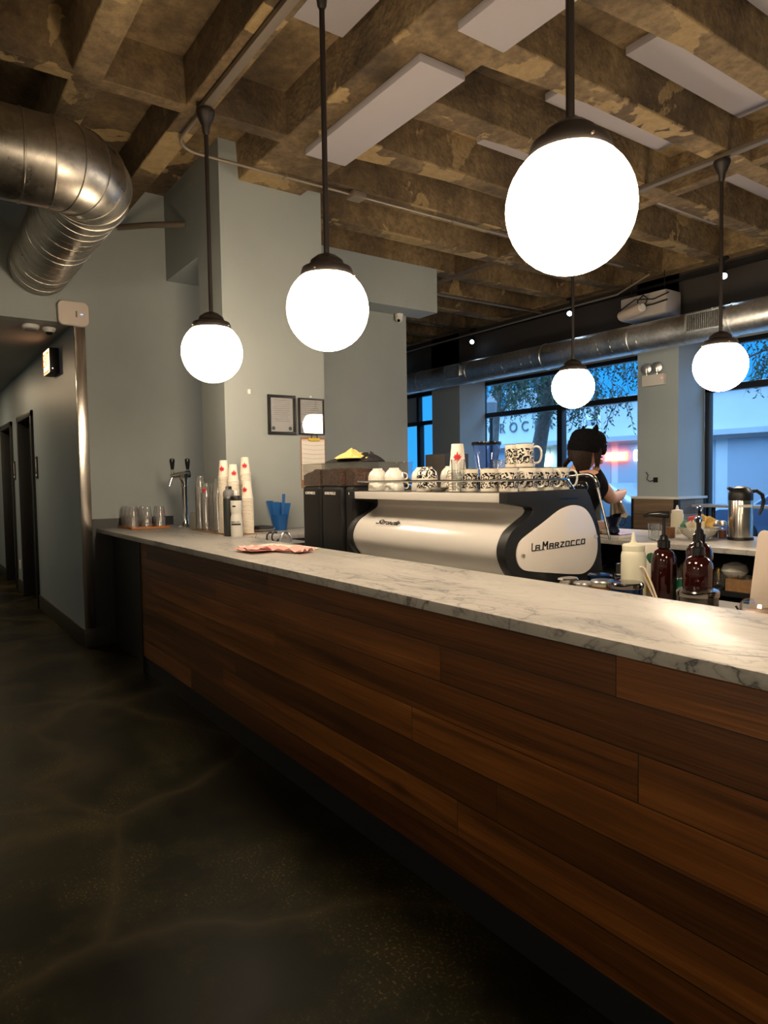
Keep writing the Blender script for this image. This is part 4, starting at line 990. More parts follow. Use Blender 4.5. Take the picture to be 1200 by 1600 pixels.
# steel box with black clips and ring handle behind the bar
c = (-4.62, 2.20, .93)
t = thing('knock_box', 'low steel box with a ring handle and black clips just behind the bar', 'knock box', c)
b = B(c); b.box(-4.70, -4.26, 2.11, 2.13, .93, 1.06); b.box(-4.70, -4.26, 2.36, 2.38, .93, 1.06); b.box(-4.70, -4.68, 2.13, 2.36, .93, 1.06); b.box(-4.28, -4.26, 2.13, 2.36, .93, 1.06); b.box(-4.70, -4.26, 2.11, 2.38, .93, .945)
b.build('pan', NICKEL, t, bevel=.003)
B(c).box(-4.70, -4.26, 2.11, 2.38, 1.045, 1.062).build('lid', GREYT, t, bevel=.004)
B(c).tube([(-4.40 + .0 * i, 2.24 + .045 * math.cos(PI * i / 10), 1.062 + .065 * math.sin(PI * i / 10)) for i in range(11)], .008, 10).build('ring_handle', NICKEL, t)
for y in (2.16, 2.20): B(c).tube([(-4.48, y + .028 * math.cos(a), 1.095 + .034 * math.sin(a)) for a in [1.1 + i * .42 for i in range(12)]], .006, 8).build('black_clip', BLACKM, t)
B(c).tube([(-4.66, 2.12, 1.06), (-4.645, 2.13, 1.115), (-4.63, 2.20, 1.112), (-4.63, 2.20, 1.06)], .0035, 8).build('wire_handle', CHROME, t)
# papers on the bar
def sheet(name, corners, m, lbl, cat_, z, curl=.0, seed=1):
    rnd = random.Random(seed); n = 7; P = [[None] * (n + 1) for _ in range(n + 1)]
    b = B((corners[0][0], corners[0][1], z))
    for i in range(n + 1):
        for j in range(n + 1):
            u, v = i / n, j / n
            x = (1 - u) * (1 - v) * corners[0][0] + u * (1 - v) * corners[1][0] + u * v * corners[2][0] + (1 - u) * v * corners[3][0]
            y = (1 - u) * (1 - v) * corners[0][1] + u * (1 - v) * corners[1][1] + u * v * corners[2][1] + (1 - u) * v * corners[3][1]
            e = max(abs(u - .5), abs(v - .5)) * 2
            P[i][j] = b._v((x, y, z + .001 + curl * (e ** 3) * rnd.uniform(.2, 1)))
    for i in range(n):
        for j in range(n): b.bm.faces.new((P[i][j], P[i + 1][j], P[i + 1][j + 1], P[i][j + 1]))
    o = b.build(name, m, solid=.0008); tag(o, lbl, cat_); return o
sheet('paper_sheet', [(-4.00, 1.74), (-3.46, 1.80), (-3.60, 2.07), (-4.10, 2.0)], WPAP, 'white sheet of paper lying on the bar under the pink papers', 'paper', ZM + .001, .004, 2)
sheet('pink_paper', [(-3.83, 1.60), (-3.58, 1.62), (-3.60, 1.80), (-3.90, 1.78)], PINK, 'crumpled pink paper nearest the front edge of the bar', 'paper', ZM + .005, .020, 3)
sheet('pink_paper', [(-3.70, 1.73), (-3.40, 1.82), (-3.45, 1.95), (-3.76, 1.87)], PINK, 'pink paper with a lifted corner on the right of the paper pile', 'paper', ZM + .0035, .030, 5)
sheet('pink_paper', [(-3.95, 1.68), (-3.72, 1.66), (-3.72, 1.82), (-3.98, 1.80)], mat('pale_pink_paper', (.82, .50, .45), .8), 'paler pink paper at the left of the paper pile', 'paper', ZM + .008, .012, 8)

GRB = mat('grinder_black_paint', (.009, .009, .009), .5, spec=.3)
# coffee bean bins
for i, (x0, x1, lb) in enumerate(((-4.16, -3.915, 'leftmost tall black coffee grinder with a clear bean hopper'), (-3.90, -3.66, 'middle tall black coffee grinder with a clear bean hopper'), (-3.645, -3.43, 'tall black coffee grinder nearest the espresso machine, clear bean hopper on top'))):
    if i == 2: x1 = -3.545 + .105
    c = ((x0 + x1) / 2, 2.44, .93)
    t = thing('coffee_grinder', lb, 'coffee grinder', c, 0, 'coffee grinders behind the bar')
    y0, y1 = 2.25, 2.73
    if i == 2: y0 = 2.27
    xr = min(x1, -3.53) if i == 2 else x1
    B(c).box(x0, xr, y0, y1, .955, 1.462).build('body', GRB, t, bevel=.035, seg=4)
    B(c).box(x0 + .02, xr - .02, y0 + .03, y1 - .03, .93, .96).build('base', BLACKG, t)
    b = B(c); w = .004
    b.box(x0 + .004, xr - .004, y0 + .004, y0 + .008, 1.462, 1.605); b.box(x0 + .004, xr - .004, y1 - .008, y1 - .004, 1.462, 1.605)
    b.box(x0 + .004, x0 + .008, y0 + .008, y1 - .008, 1.462, 1.605); b.box(xr - .008, xr - .004, y0 + .008, y1 - .008, 1.462, 1.605)
    b.build('hopper_wall', ACRY, t, smooth=False)
    B(c).box(x0, xr, y0, y1, 1.603, 1.608).build('hopper_lid', ACRY, t, bevel=.001)
    B(c).box(x0, xr, y0, y1, 1.458, 1.464).build('hopper_rim', ACRY, t, bevel=.001)
    # heap of beans with a sloped top
    n = 10; b = B(c); rnd = random.Random(i + 4); g = [[None] * (n + 1) for _ in range(n + 1)]; lo = []
    for a in range(n + 1):
        for q in range(n + 1):
            x = x0 + .010 + (xr - x0 - .02) * a / n; y = y0 + .010 + (y1 - y0 - .02) * q / n
            z = 1.575 - .05 * abs(a / n - .6 + .25 * i - .25) - .055 * (q / n) ** 2 + rnd.uniform(-.004, .004)
            g[a][q] = b._v((x, y, z))
    for a in range(n):
        for q in range(n): b.bm.faces.new((g[a][q], g[a + 1][q], g[a + 1][q + 1], g[a][q + 1]))
    border = [g[a][0] for a in range(n + 1)] + [g[n][q] for q in range(1, n + 1)] + [g[a][n] for a in range(n - 1, -1, -1)] + [g[0][q] for q in range(n - 1, 0, -1)]
    low = [b.bm.verts.new((v.co.x, v.co.y, 1.466 - c[2])) for v in border]
    for k_ in range(len(border)): b.bm.faces.new((border[k_], border[(k_ + 1) % len(border)], low[(k_ + 1) % len(border)], low[k_]))
    b.bm.faces.new(low)
    bo = b.build('coffee_beans', BEANS, t, ang=60); bo['kind'] = 'stuff'
    text('brand_lettering', 'IGNONELLI', .026, WPLA, t, frame3((x0 + .115 - c[0], y0 - .0008 - c[1], 1.413 - c[2]), (1, 0, 0), (0, 0, 1)))
    for zz in (1.02, .985): B(c).ball((x0 + .06, y0 - .004, zz), .008, 12).build('adjusting_knob', CHROME, t)
# cloths on the hoppers
def drape(name, cx, cy, z, rx, ry, h, m, lbl, seed, holes=0):
    rnd = random.Random(seed); n, k = 7, 22; b = B((cx, cy, z)); rings = []
    ph = [rnd.uniform(0, 6) for _ in range(4)]
    top = []
    for i in range(1, n + 1):
        q = i / n; ring = []
        for j in range(k):
            a = 2 * PI * j / k
            wob = 1 + .22 * math.sin(3 * a + ph[0]) + .10 * math.sin(5 * a + ph[1])
            zz = h * (1 - q ** 1.6) * (1 + .35 * math.sin(2 * a + ph[2])) + .012 * math.sin(7 * a + ph[3]) * q * (1 - q) * 4 + .004
            ring.append(b._v((cx + rx * q * wob * math.cos(a), cy + ry * q * wob * math.sin(a), z + max(.003, zz))))
        rings.append(ring)
    cv = b._v((cx, cy, z + h * .9))
    for j in range(k): b.bm.faces.new((cv, rings[0][j], rings[0][(j + 1) % k]))
    for r0, r1 in zip(rings, rings[1:]):
        for j in range(k): b.bm.faces.new((r0[j], r1[j], r1[(j + 1) % k], r0[(j + 1) % k]))
    o = b.build(name, m, solid=.004); tag(o, lbl, 'cloth'); return o
drape('cleaning_cloth', -3.80, 2.40, 1.609, .17, .12, .035, CLOTHB, 'black cloth lying on the clear hoppers under the yellow cloth', 3)
drape('cleaning_cloth', -3.60, 2.43, 1.609, .08, .10, .045, CLOTHB, 'smaller black cloth bump at the right end of the yellow cloth', 9)
drape('cleaning_cloth', -3.72, 2.38, 1.630, .17, .10, .050, CLOTHY, 'crumpled yellow cleaning cloth on top of the grinder hoppers', 6)

# ------------------------------------------------------------------ right part of the work counter
ZWK = .931
c = (-1.83, 2.63, ZWK)
t = thing('squeeze_bottle', 'large ivory squeeze bottle with a pointed nozzle behind the bar', 'bottle', c)
B(c).lathe([(.050, 0), (.053, .006), (.053, .215), (.050, .232), (.045, .240)], c, 32).build('body', SQZ, t)
B(c).lathe([(.047, .238), (.048, .262), (.044, .268), (.016, .274), (.010, .285), (.006, .315), (.003, .322)], c, 28).build('nozzle_cap', SQZ, t)
c = (-1.90, 2.86, ZWK)
t = thing('cardboard_carton', 'white carton with a dark balloon logo beside the ivory squeeze bottle', 'carton', c)
M0 = Matrix.Rotation(math.radians(38), 4, 'Z')
def rbox(name, m, par, sx, sy, z0, z1, ox=0, oy=0, bev=.003):
    b = B(); b.box(ox - sx, ox + sx, oy - sy, oy + sy, z0, z1); o = b.build(name, m, par, bevel=bev); o.data.transform(M0); return o
rbox('box', WPAP, t, .062, .045, 0, .25)
rbox('yellow_label', YELP, t, .018, .0005, .03, .10, -.02, -.0458, 0)
b = B(); b.lathe([(.001, -.028), (.008, -.026), (.018, -.008), (.021, .004), (.016, .016), (.001, .022)], (0.0, -.0455, .19), 20); o = b.build('balloon_logo', GREENY, t); o.data.transform(Matrix.Translation((0, -.0455, 0)) @ Matrix.Scale(.05, 4, (0, 1, 0)) @ Matrix.Translation((0, .0455, 0))); o.data.transform(M0)
def pump(x, y, lbl, r=.052, h=.225, turn=0):
    c = (x, y, ZWK); t = thing('syrup_bottle', lbl, 'bottle', c, 0, 'dark red syrup bottles with black pumps')
    B(c).lathe([(r - .004, 0), (r, .008), (r, h * .78), (r * .93, h * .87), (r * .7, h * .96), (.022, h), (.020, h + .02)], c, 36).build('bottle_body', SYRUP, t)
    B(c).lathe([(.022, h + .0), (.027, h + .005), (.027, h + .034), (.019, h + .040), (.017, h + .055), (.010, h + .062)], c, 20).build('pump_collar', BLACKG, t)
    B(c).cyl((x, y, ZWK + h + .05), (x, y, ZWK + h + .145), .0075, n=12).build('pump_stem', BLACKM, t)
    d = Vector((math.cos(turn), math.sin(turn), 0)); p = Vector((x, y, ZWK + h + .150))
    B(c).tube([p - d * .022, p + d * .014, p + d * .06, p + d * .085 + Vector((0, 0, -.010))], [.015, .016, .010, .007], 12).build('pump_head', BLACKG, t)
pump(-1.76, 2.75, 'dark red syrup bottle with a black pump, left of the three, beside the carton', .053, .245, math.radians(215))
pump(-1.56, 2.68, 'front dark red syrup bottle of the two standing in line', .060, .235, math.radians(300))
pump(-1.70, 2.93, 'rear dark red syrup bottle mostly hidden behind the front one', .058, .265, math.radians(300))
o = B((-1.70, 2.80, ZWK)).lathe([(.03, 0), (.032, .01), (.032, .10), (.025, .115), (.01, .12)], (-1.685, 2.79, ZWK), 20).build('green_bottle', GREENY)
tag(o, 'small green container between the syrup bottles low behind the bar', 'bottle')
o = B((-1.62, 2.48, ZWK)).tube([tuple(v) for v in cat([(-1.60, 2.49, .94), (-1.63, 2.465, 1.06), (-1.652, 2.45, 1.122), (-1.664, 2.445, 1.13), (-1.672, 2.45, 1.12), (-1.655, 2.475, 1.06), (-1.62, 2.51, .94)], 5, False)], .004, 8).build('serving_tongs', mat('ivory_tongs', (.72, .6, .48), .35))
tag(o, 'narrow pale tongs leaning against the left syrup bottle', 'tongs')
def canister(x, y, r, h, mbody, mlid, lbl, knob=False, grp='lidded tins and jars behind the bar'):
    c = (x, y, ZWK); t = thing('lidded_tin', lbl, 'container', c, 0, grp)
    B(c).lathe([(r - .006, 0), (r - .004, .004), (r - .004, h)], c, 36).build('tin_body', mbody, t)
    B(c).lathe([(r - .002, h - .014), (r, h - .010), (r, h + .004), (r - .005, h + .010), (.001, h + .013)], c, 36).build('lid', mlid, t)
    return t
canister(-2.13, 2.55, .052, .085, NICKEL, CHROME, 'leftmost shiny silver lid at the foot of the coffee machine')
canister(-1.99, 2.50, .05, .085, NICKEL, NICKEL, 'silver lid second from the left behind the bar edge')
canister(-2.06, 2.70, .058, .095, DBLUE, DBLUE, 'blue-tinted round tin just right of the machine corner')
canister(-2.04, 2.88, .06, .085, NICKEL, CHROME, 'rear silver-lidded jar against the machine corner')
canister(-1.89, 2.50, .055, .105, mat('amber_tin', (.30, .14, .03), .25, .6), NICKEL, 'round jar with an amber body and silver lid in front of the squeeze bottle')
canister(-1.94, 2.74, .045, .09, NICKEL, DBLUE, 'small dark lid directly left of the squeeze bottle foot')
canister(-1.77, 2.49, .072, .112, DBLUE, mat('smoked_chrome', (.22, .2, .2), .12, 1), 'large navy round tin with a polished lid behind the bar edge')
canister(-1.455, 2.50, .078, .118, mat('gunmetal_tin', (.10, .09, .08), .2, .8), mat('gunmetal_lid', (.25, .23, .21), .12, 1), 'wide dark metal tin with a polished lid in front of the syrup bottles')
c = (-1.21, 2.52, ZWK)
t = thing('lidded_jar', 'clear-lidded jar with a dark base at the right edge behind the bar', 'jar', c)
B(c).lathe([(.075, 0), (.078, .005), (.078, .07)], c, 36).build('jar_body', mat('smoked_jar', (.08, .06, .045), .15, .3), t)
B(c).lathe([(.084, .068), (.086, .075), (.084, .10), (.075, .112), (.001, .115)], c, 36).build('clear_lid', GLASSW, t)
B(c).lathe([(.083, .064), (.0865, .066), (.0865, .074), (.083, .075)], c, 36).build('rim', mat('copper_rim', (.5, .3, .18), .2, 1), t)
c = (-1.27, 2.78, ZWK)
b = B((0, 0, 0)); pts = rsq(.15, .17, .028); b.prism([(x, z + .17) for x, z in pts], 'y', -.006, .006)
o = b.build('cutting_board', mat('beige_board', (.62, .52, .44), .4), bevel=.003)
o.location = (-1.295, 2.80, ZWK); o.rotation_euler = (math.radians(-8), 0, math.radians(-20)); tag(o, 'beige board with rounded corners standing upright at the right edge', 'board')
o = B((-1.4, 2.62, ZWK)).tube([(-1.36, 2.60, ZWK + .065), (-1.335, 2.60, ZWK + .03), (-1.30, 2.61, ZWK + .006)], .004, 8).build('whisk_handle', BLACKM)
tag(o, 'thin dark wire handle beside the wide metal tin', 'handle')
o = B((-2.04, 3.0, ZWK)).box(-2.14, -2.0, 2.93, 2.98, ZWK, ZWK + .13).build('steel_bin', NICKEL, bevel=.004)
tag(o, 'plain steel box partly hidden between the machine and the squeeze bottle', 'steel box')

# ------------------------------------------------------------------ rear counter
c = (-2.225, 4.30, ZM)
t = thing('coffee_thermos', 'tall stainless thermal coffee pot with a black lid and black handle', 'thermos', c)
B(c).lathe([(.075, 0), (.077, .004), (.075, .018)], c, 36).build('base', BLACKM, t)
B(c).lathe([(.070, .018), (.070, .245), (.068, .25)], c, 40).build('steel_body', STEEL, t)
B(c).lathe([(.071, .248), (.071, .285), (.066, .305), (.05, .325), (.02, .335)], c, 36).build('lid', BLACKM, t)
cr = Vector((.576, .817, 0))
cv = Vector(c)
B(c).tube([tuple(cv + cr * a + Vector((0, 0, z))) for a, z in ((.06, .30), (.10, .305), (.135, .28), (.145, .235), (.132, .19), (.115, .155))], [.011, .012, .012, .011, .010, .008], 12).build('handle', BLACKM, t)
B(c).tube([tuple(cv - cr * .045 + Vector((0, 0, .31))), tuple(cv - cr * .082 + Vector((0, 0, .325)))], [.016, .009], 12).build('spout', BLACKM, t)
b = B(c); wrap(b, (c[0], c[1], 0), .0708, ZM + .205, ZM + .222, -1.25, .1); b.build('label', WPLA, t)
c = (-2.42, 4.16, ZM)
t = thing('serving_bowl', 'cream ceramic bowl piled with sugar packets on the rear counter', 'bowl', c)
B(c).lathe([(.055, 0), (.058, .003), (.10, .035), (.118, .072), (.121, .078), (.116, .076), (.09, .035), (.001, .012)], c, 40).build('bowl_wall', CREAM, t)
b = B(c)
for a in range(26):
    q = 2 * PI * a / 26; b.ball((c[0] + .114 * math.cos(q), c[1] + .114 * math.sin(q), ZM + .063), .005, 6)
b.build('beaded_band', WPLA, t)
rnd = random.Random(12)
pm = [mat('yellow_packet', (.78, .52, .16), .6), mat('cream_packet', (.75, .66, .5), .6), mat('blue_packet', (.12, .30, .42), .6), mat('green_packet', (.08, .28, .12), .6), mat('pink_packet', (.75, .12, .16), .6)]
names = ['yellow', 'cream', 'blue', 'green', 'pink']
protos = {}
for i in range(34):
    u = (i % 17) / 17; side = rnd.uniform(-.03, .03)
    kx = 0 if u > .42 else rnd.choice([1, 2, 3, 1])
    if i in (5,): kx = 4
    p = Vector(c) + Vector((.576, .817, 0)) * ((u - .5) * .17) + Vector((.817, -.576, 0)) * (side * 1.6)
    hgt = .075 + (.05 if kx == 0 else .025) * (1 - abs(u - .6)) + (.035 if kx == 4 else 0)
    if kx not in protos:
        b = B(); b.prism([(-.03, -.022), (.03, -.022), (.03, .022), (-.03, .022)], 'y', -.0025, .0025); o = b.build('sugar_packet', pm[kx], bevel=.0015); protos[kx] = o
    else: o = protos[kx].copy(); C.objects.link(o)
    o.location = (p.x, p.y, ZM + hgt); o.rotation_euler = (rnd.uniform(-.4, .4), rnd.uniform(-1.2, 1.2), math.radians(55) + rnd.uniform(-.6, .6))
    tag(o, '%s sugar packet standing in the cream bowl' % names[kx], 'sugar packet', '%s sugar packets in the bowl' % names[kx])
def shaker(x, y, m, lbl):
    c = (x, y, ZM); t = thing('spice_shaker', lbl, 'shaker', c, 0, 'glass spice shakers beside the bowl')
    B(c).lathe([(.026, 0), (.028, .004), (.028, .075), (.022, .085)], c, 24).build('glass_body', GLASSW, t)
    B(c).lathe([(.0245, .004), (.0245, .055)], c, 20).build('contents', m, t)
    B(c).lathe([(.024, .083), (.025, .10), (.020, .112), (.002, .116)], c, 24).build('steel_cap', NICKEL, t)
shaker(-2.40, 4.33, mat('ground_spice', (.12, .06, .04), .8), 'glass shaker with a steel cap right of the bowl, behind the other')
shaker(-2.34, 4.30, mat('cocoa_powder', (.16, .05, .02), .8), 'glass shaker of dark cocoa nearest the steel coffee pot')
c = (-2.74, 4.44, ZM)
t = thing('squeeze_bottle', 'small clear squeeze bottle on the rear counter left of the bowl', 'bottle', c)
B(c).lathe([(.040, 0), (.042, .005), (.042, .135), (.036, .15)], c, 26).build('body', SQZ, t)
B(c).lathe([(.037, .148), (.037, .165), (.012, .17), (.006, .195), (.003, .20)], c, 22).build('nozzle_cap', WPLA, t)
o = B((-2.67, 4.20, ZM)).lathe([(.03, 0), (.032, .004), (.032, .07), (.001, .072)], (-2.60, 4.13, ZM), 24).build('brown_jar', mat('amber_jar', (.2, .09, .04), .2))
tag(o, 'small brown jar beneath the clear squeeze bottle on the rear counter', 'jar')
tb = (-2.40, 3.82)
for k_, (x, y) in enumerate(((-2.545, 3.90), (-2.62, 3.98))):
    o = B((x, y, ZM)).lathe([(.030, 0), (.031, .003), (.036, .10), (.034, .10), (.028, .008), (.001, .007)], (x, y, ZM), 24).build('glass_tumbler', GLASSW)
    tag(o, ('front' if k_ == 0 else 'rear') + ' clear tumbler on the rear counter behind the left syrup pump', 'glass', 'clear tumblers on the rear counter')
# pour-over set
c = (-2.80, 3.87, ZM)
t = thing('kitchen_scale', 'flat white scale under the pour-over dripper', 'scale', c)
B(c).box(-2.93, -2.75, 3.80, 3.97, ZM, ZM + .022).build('body', WPLA, t, bevel=.006)
B(c).box(-2.915, -2.765, 3.815, 3.955, ZM + .022, ZM + .026).build('plate', BLACKG, t)
c = (-2.875, 3.91, ZM + .027)
t = thing('pour_over_dripper', 'dark blue cone dripper with a loop handle standing on a glossy dark server', 'coffee dripper', c)
DB = mat('dark_blue_glaze', (.015, .022, .05), .12, coat=.4)
B(c).lathe([(.030, 0), (.040, .006), (.042, .018), (.033, .032), (.028, .036), (.036, .042), (.036, .045), (.024, .048)], c, 32).build('server_base', DB, t)
B(c).lathe([(.024, .047), (.028, .051), (.053, .106), (.056, .109), (.051, .108), (.024, .055), (.001, .052)], c, 32).build('cone', DB, t)
hv = Vector((.576, .817, 0)); cv = Vector(c)
B(c).tube([tuple(cv + hv * a + Vector((0, 0, z))) for a, z in ((.048, .098), (.070, .102), (.082, .088), (.078, .064), (.062, .048), (.038, .054))], .0045, 10).build('handle', DB, t)
for zz in range(2):
    o = B((-2.97, 3.97, ZM)).box(-3.03, -2.93, 3.90, 4.02, ZM + zz * .052, ZM + .05 + zz * .052).build('filter_box', WPAP if zz == 0 else mat('red_edged_box', (.62, .45, .40), .6), bevel=.003)
    tag(o, ('lower' if zz == 0 else 'upper') + ' small paper box behind the scale on the rear counter', 'box')
# register, grinder and odds and ends at the left end of the rear counter
c = (-4.62, 3.92, ZM)
t = thing('register_terminal', 'dark boxy register terminal seen above the upturned white cups', 'register', c)
B(c).prism([(3.80, ZM + .30), (3.80, ZM + .62), (4.02, ZM + .62), (4.12, ZM + .30)], 'x', -4.75, -4.48).build('housing', mat('taupe_plastic', (.075, .066, .058), .45), t, bevel=.008)
B(c).box(-4.70, -4.53, 3.86, 4.0, ZM, ZM + .31).build('stand', BLACKM, t, bevel=.006)
B(c).box(-4.479, -4.474, 3.80, 4.06, ZM + .30, ZM + .62).build('screen_bezel', BLACKM, t)
B(c).box(-4.474, -4.472, 3.95, 4.03, ZM + .34, ZM + .50).build('lit_screen', mat('lit_screen_blue', (.1, .3, .5), .3, emit=(.25, .6, 1), es=.8), t)
c = (-4.10, 3.92, ZM)
t = thing('coffee_grinder', 'burr grinder with a blue-tinted clear hopper behind the glass tumblers', 'coffee grinder', c)
B(c).box(-4.20, -4.0, 3.82, 4.06, ZM, ZM + .42).build('body', BLACKM, t, bevel=.02)
B(c).lathe([(.055, .42), (.085, .50), (.112, .66), (.112, .675)], (-4.10, 3.92, ZM), 36).build('hopper', SMOKE, t)
B(c).lathe([(.12, .674), (.122, .68), (.120, .70), (.01, .703)], (-4.10, 3.92, ZM), 36).build('hopper_lid', BLACKG, t)
for k_, (x, y) in enumerate(((-3.05, 3.86), (-2.985, 3.92))):
    x -= .36; y += .42; c = (x, y, ZM); t = thing('stoppered_bottle', ('left' if k_ == 0 else 'right') + ' small bottle with a wooden cap seen above the mugs', 'bottle', c, 0, 'wood-capped bottles on the rear counter')
    B(c).lathe([(.035, 0), (.036, .005), (.036, .38), (.025, .42), (.022, .43)], c, 22).build('bottle_body', mat('smoky_bottle', (.06, .06, .05), .15), t) if k_ == 0 else B(c).lathe([(.035, 0), (.036, .005), (.036, .38), (.025, .42), (.022, .43)], c, 22).build('bottle_body', MATS['smoky_bottle'], t)
    B(c).lathe([(.026, .43), (.027, .435), (.027, .485), (.001, .487)], c, 20).build('wooden_cap', WOODL, t)
# shelf under the rear counter
rnd = random.Random(5)
for i in range(9):
    x = -2.62 + i * .085; y = 3.95 + rnd.uniform(-.03, .05)
    o = B((x, y, .83)).lathe([(.028, 0), (.03, .003), (.033, .085), (.031, .085), (.026, .008), (.001, .007)], (x, y, .83), 20).build('shelf_glass', GLASSW)
    tag(o, 'small glass standing on the dark shelf below the rear counter', 'glass', 'glasses on the shelf below the rear counter')
for i in range(4):
    x = -2.50 + i * .12
    o = B((x, 4.15, .83)).lathe([(.026, 0), (.028, .01), (.028, .06), (.02, .075), (.02, .09), (.001, .092)], (x, 4.12, .83), 18).build('brass_jar', mat('brass_jar_%s' % 'abcd'[i], (.45, .3, .1), .25, .9) if i == 0 else MATS['brass_jar_a'])
    tag(o, 'little brass-coloured jar at the back of the shelf below the rear counter', 'jar', 'brass jars on the shelf below the rear counter')
o = B((-2.05, 3.98, .83)).lathe([(.02, 0), (.022, .05), (.06, .075), (.075, .10), (.06, .135), (.02, .15)], (-2.10, 4.0, .90 - .07), 24).build('pale_whisk_head', CREAM); tag(o, 'pale mushroom-shaped object on the shelf below the rear counter', 'kitchen tool')
c = (-1.90, 3.92, .83)
t = thing('wooden_box', 'open wooden box with white cloth on the shelf below the rear counter', 'box', c)
b = B(c); b.box(-2.08, -1.75, 3.86, 3.875, .83, .90); b.box(-2.08, -1.75, 4.05, 4.065, .83, .90); b.box(-2.08, -2.065, 3.875, 4.05, .83, .90); b.box(-1.765, -1.75, 3.875, 4.05, .83, .90); b.build('box_sides', WOODL, t)
B(c).box(-2.05, -1.78, 3.89, 4.04, .835, .885).build('white_cloth', WPLA, t, bevel=.02)

# ------------------------------------------------------------------ person
def skin(name, nodes, edges, m, parent, org, root=None, sub=2):
    """continuous tapered surface grown over a joint skeleton"""
    idx = {k: i for i, k in enumerate(nodes)}
    me = bpy.data.meshes.new(name)
    me.from_pydata([tuple(Vector(v[0]) - Vector(org)) for v in nodes.values()], [(idx[a], idx[b_]) for a, b_ in edges], [])
    o = bpy.data.objects.new(name, me); C.objects.link(o)
    md = o.modifiers.new('skin', 'SKIN'); md.use_smooth_shade = True
    for k_, v in nodes.items():
        sv = me.skin_vertices[0].data[idx[k_]]; r = v[1]; sv.radius = r if isinstance(r, tuple) else (r, r); sv.use_root = (k_ == (root or next(iter(nodes))))
    s2 = o.modifiers.new('sub', 'SUBSURF'); s2.levels = sub; s2.render_levels = sub
    bpy.context.view_layer.update()
    m2 = bpy.data.meshes.new_from_object(o.evaluated_get(bpy.context.evaluated_depsgraph_get()))
    bpy.data.objects.remove(o); m2.materials.clear(); m2.materials.append(m)
    for p in m2.polygons: p.use_smooth = True
    o = bpy.data.objects.new(name, m2); C.objects.link(o); o.parent = parent
    return o
op = (-2.79, 3.38, 0)
HY = math.radians(-24); HPV = Vector((-2.742, 3.432, 0))
def HR(p):
    q = Matrix.Rotation(HY, 3, 'Z') @ (Vector(p) - HPV) + HPV; return tuple(q)
HM = Matrix.Translation(HPV - Vector(op)) @ Matrix.Rotation(HY, 4, 'Z') @ Matrix.Translation(Vector(op) - HPV)
person = thing('person', 'person in a black cat-eared beanie and black t-shirt pouring from a steel kettle', 'person', op)
pel = (-2.79, 3.34, .96)
N_ = {'pelvis': (pel, (.135, .10)), 'waist': ((-2.79, 3.35, 1.12), (.125, .095)), 'chest': ((-2.785, 3.37, 1.32), (.145, .105)), 'upper': ((-2.78, 3.385, 1.45), (.115, .085)),
      'neck0': ((-2.765, 3.41, 1.53), .055), 'neck1': ((-2.745, 3.435, 1.575), .050), 'skull0': (HR((-2.728, 3.45, 1.635)), (.072, .085)), 'skull1': (HR((-2.722, 3.46, 1.70)), (.068, .08)), 'jaw': (HR((-2.718, 3.520, 1.600)), .038),
      'hipR': ((-2.70, 3.35, .92), .088), 'kneeR': ((-2.69, 3.38, .50), .056), 'ankR': ((-2.69, 3.34, .09), .040), 'toeR': ((-2.68, 3.47, .035), .033),
      'hipL': ((-2.88, 3.35, .92), .088), 'kneeL': ((-2.89, 3.37, .50), .056), 'ankL': ((-2.89, 3.33, .09), .040), 'toeL': ((-2.90, 3.46, .035), .033),
      'shR': ((-2.625, 3.40, 1.475), .060), 'elR': ((-2.665, 3.585, 1.362), .044), 'faR': ((-2.72, 3.70, 1.362), .043), 'wrR': ((-2.790, 3.875, 1.375), .029), 'palmR': ((-2.815, 3.925, 1.374), (.036, .021)),
      'shL': ((-2.935, 3.38, 1.475), .060), 'elL': ((-3.03, 3.54, 1.27), .042), 'faL': ((-3.02, 3.64, 1.22), .038), 'wrL': ((-2.99, 3.79, 1.15), .026), 'palmL': ((-2.985, 3.84, 1.13), (.034, .019))}
E_ = [('pelvis', 'waist'), ('waist', 'chest'), ('chest', 'upper'), ('upper', 'neck0'), ('neck0', 'neck1'), ('neck1', 'skull0'), ('skull0', 'skull1'), ('skull0', 'jaw'), ('pelvis', 'hipR'), ('hipR', 'kneeR'), ('kneeR', 'ankR'), ('ankR', 'toeR'),
      ('pelvis', 'hipL'), ('hipL', 'kneeL'), ('kneeL', 'ankL'), ('ankL', 'toeL'), ('upper', 'shR'), ('shR', 'elR'), ('elR', 'faR'), ('faR', 'wrR'), ('wrR', 'palmR'), ('upper', 'shL'), ('shL', 'elL'), ('elL', 'faL'), ('faL', 'wrL'), ('wrL', 'palmL')]
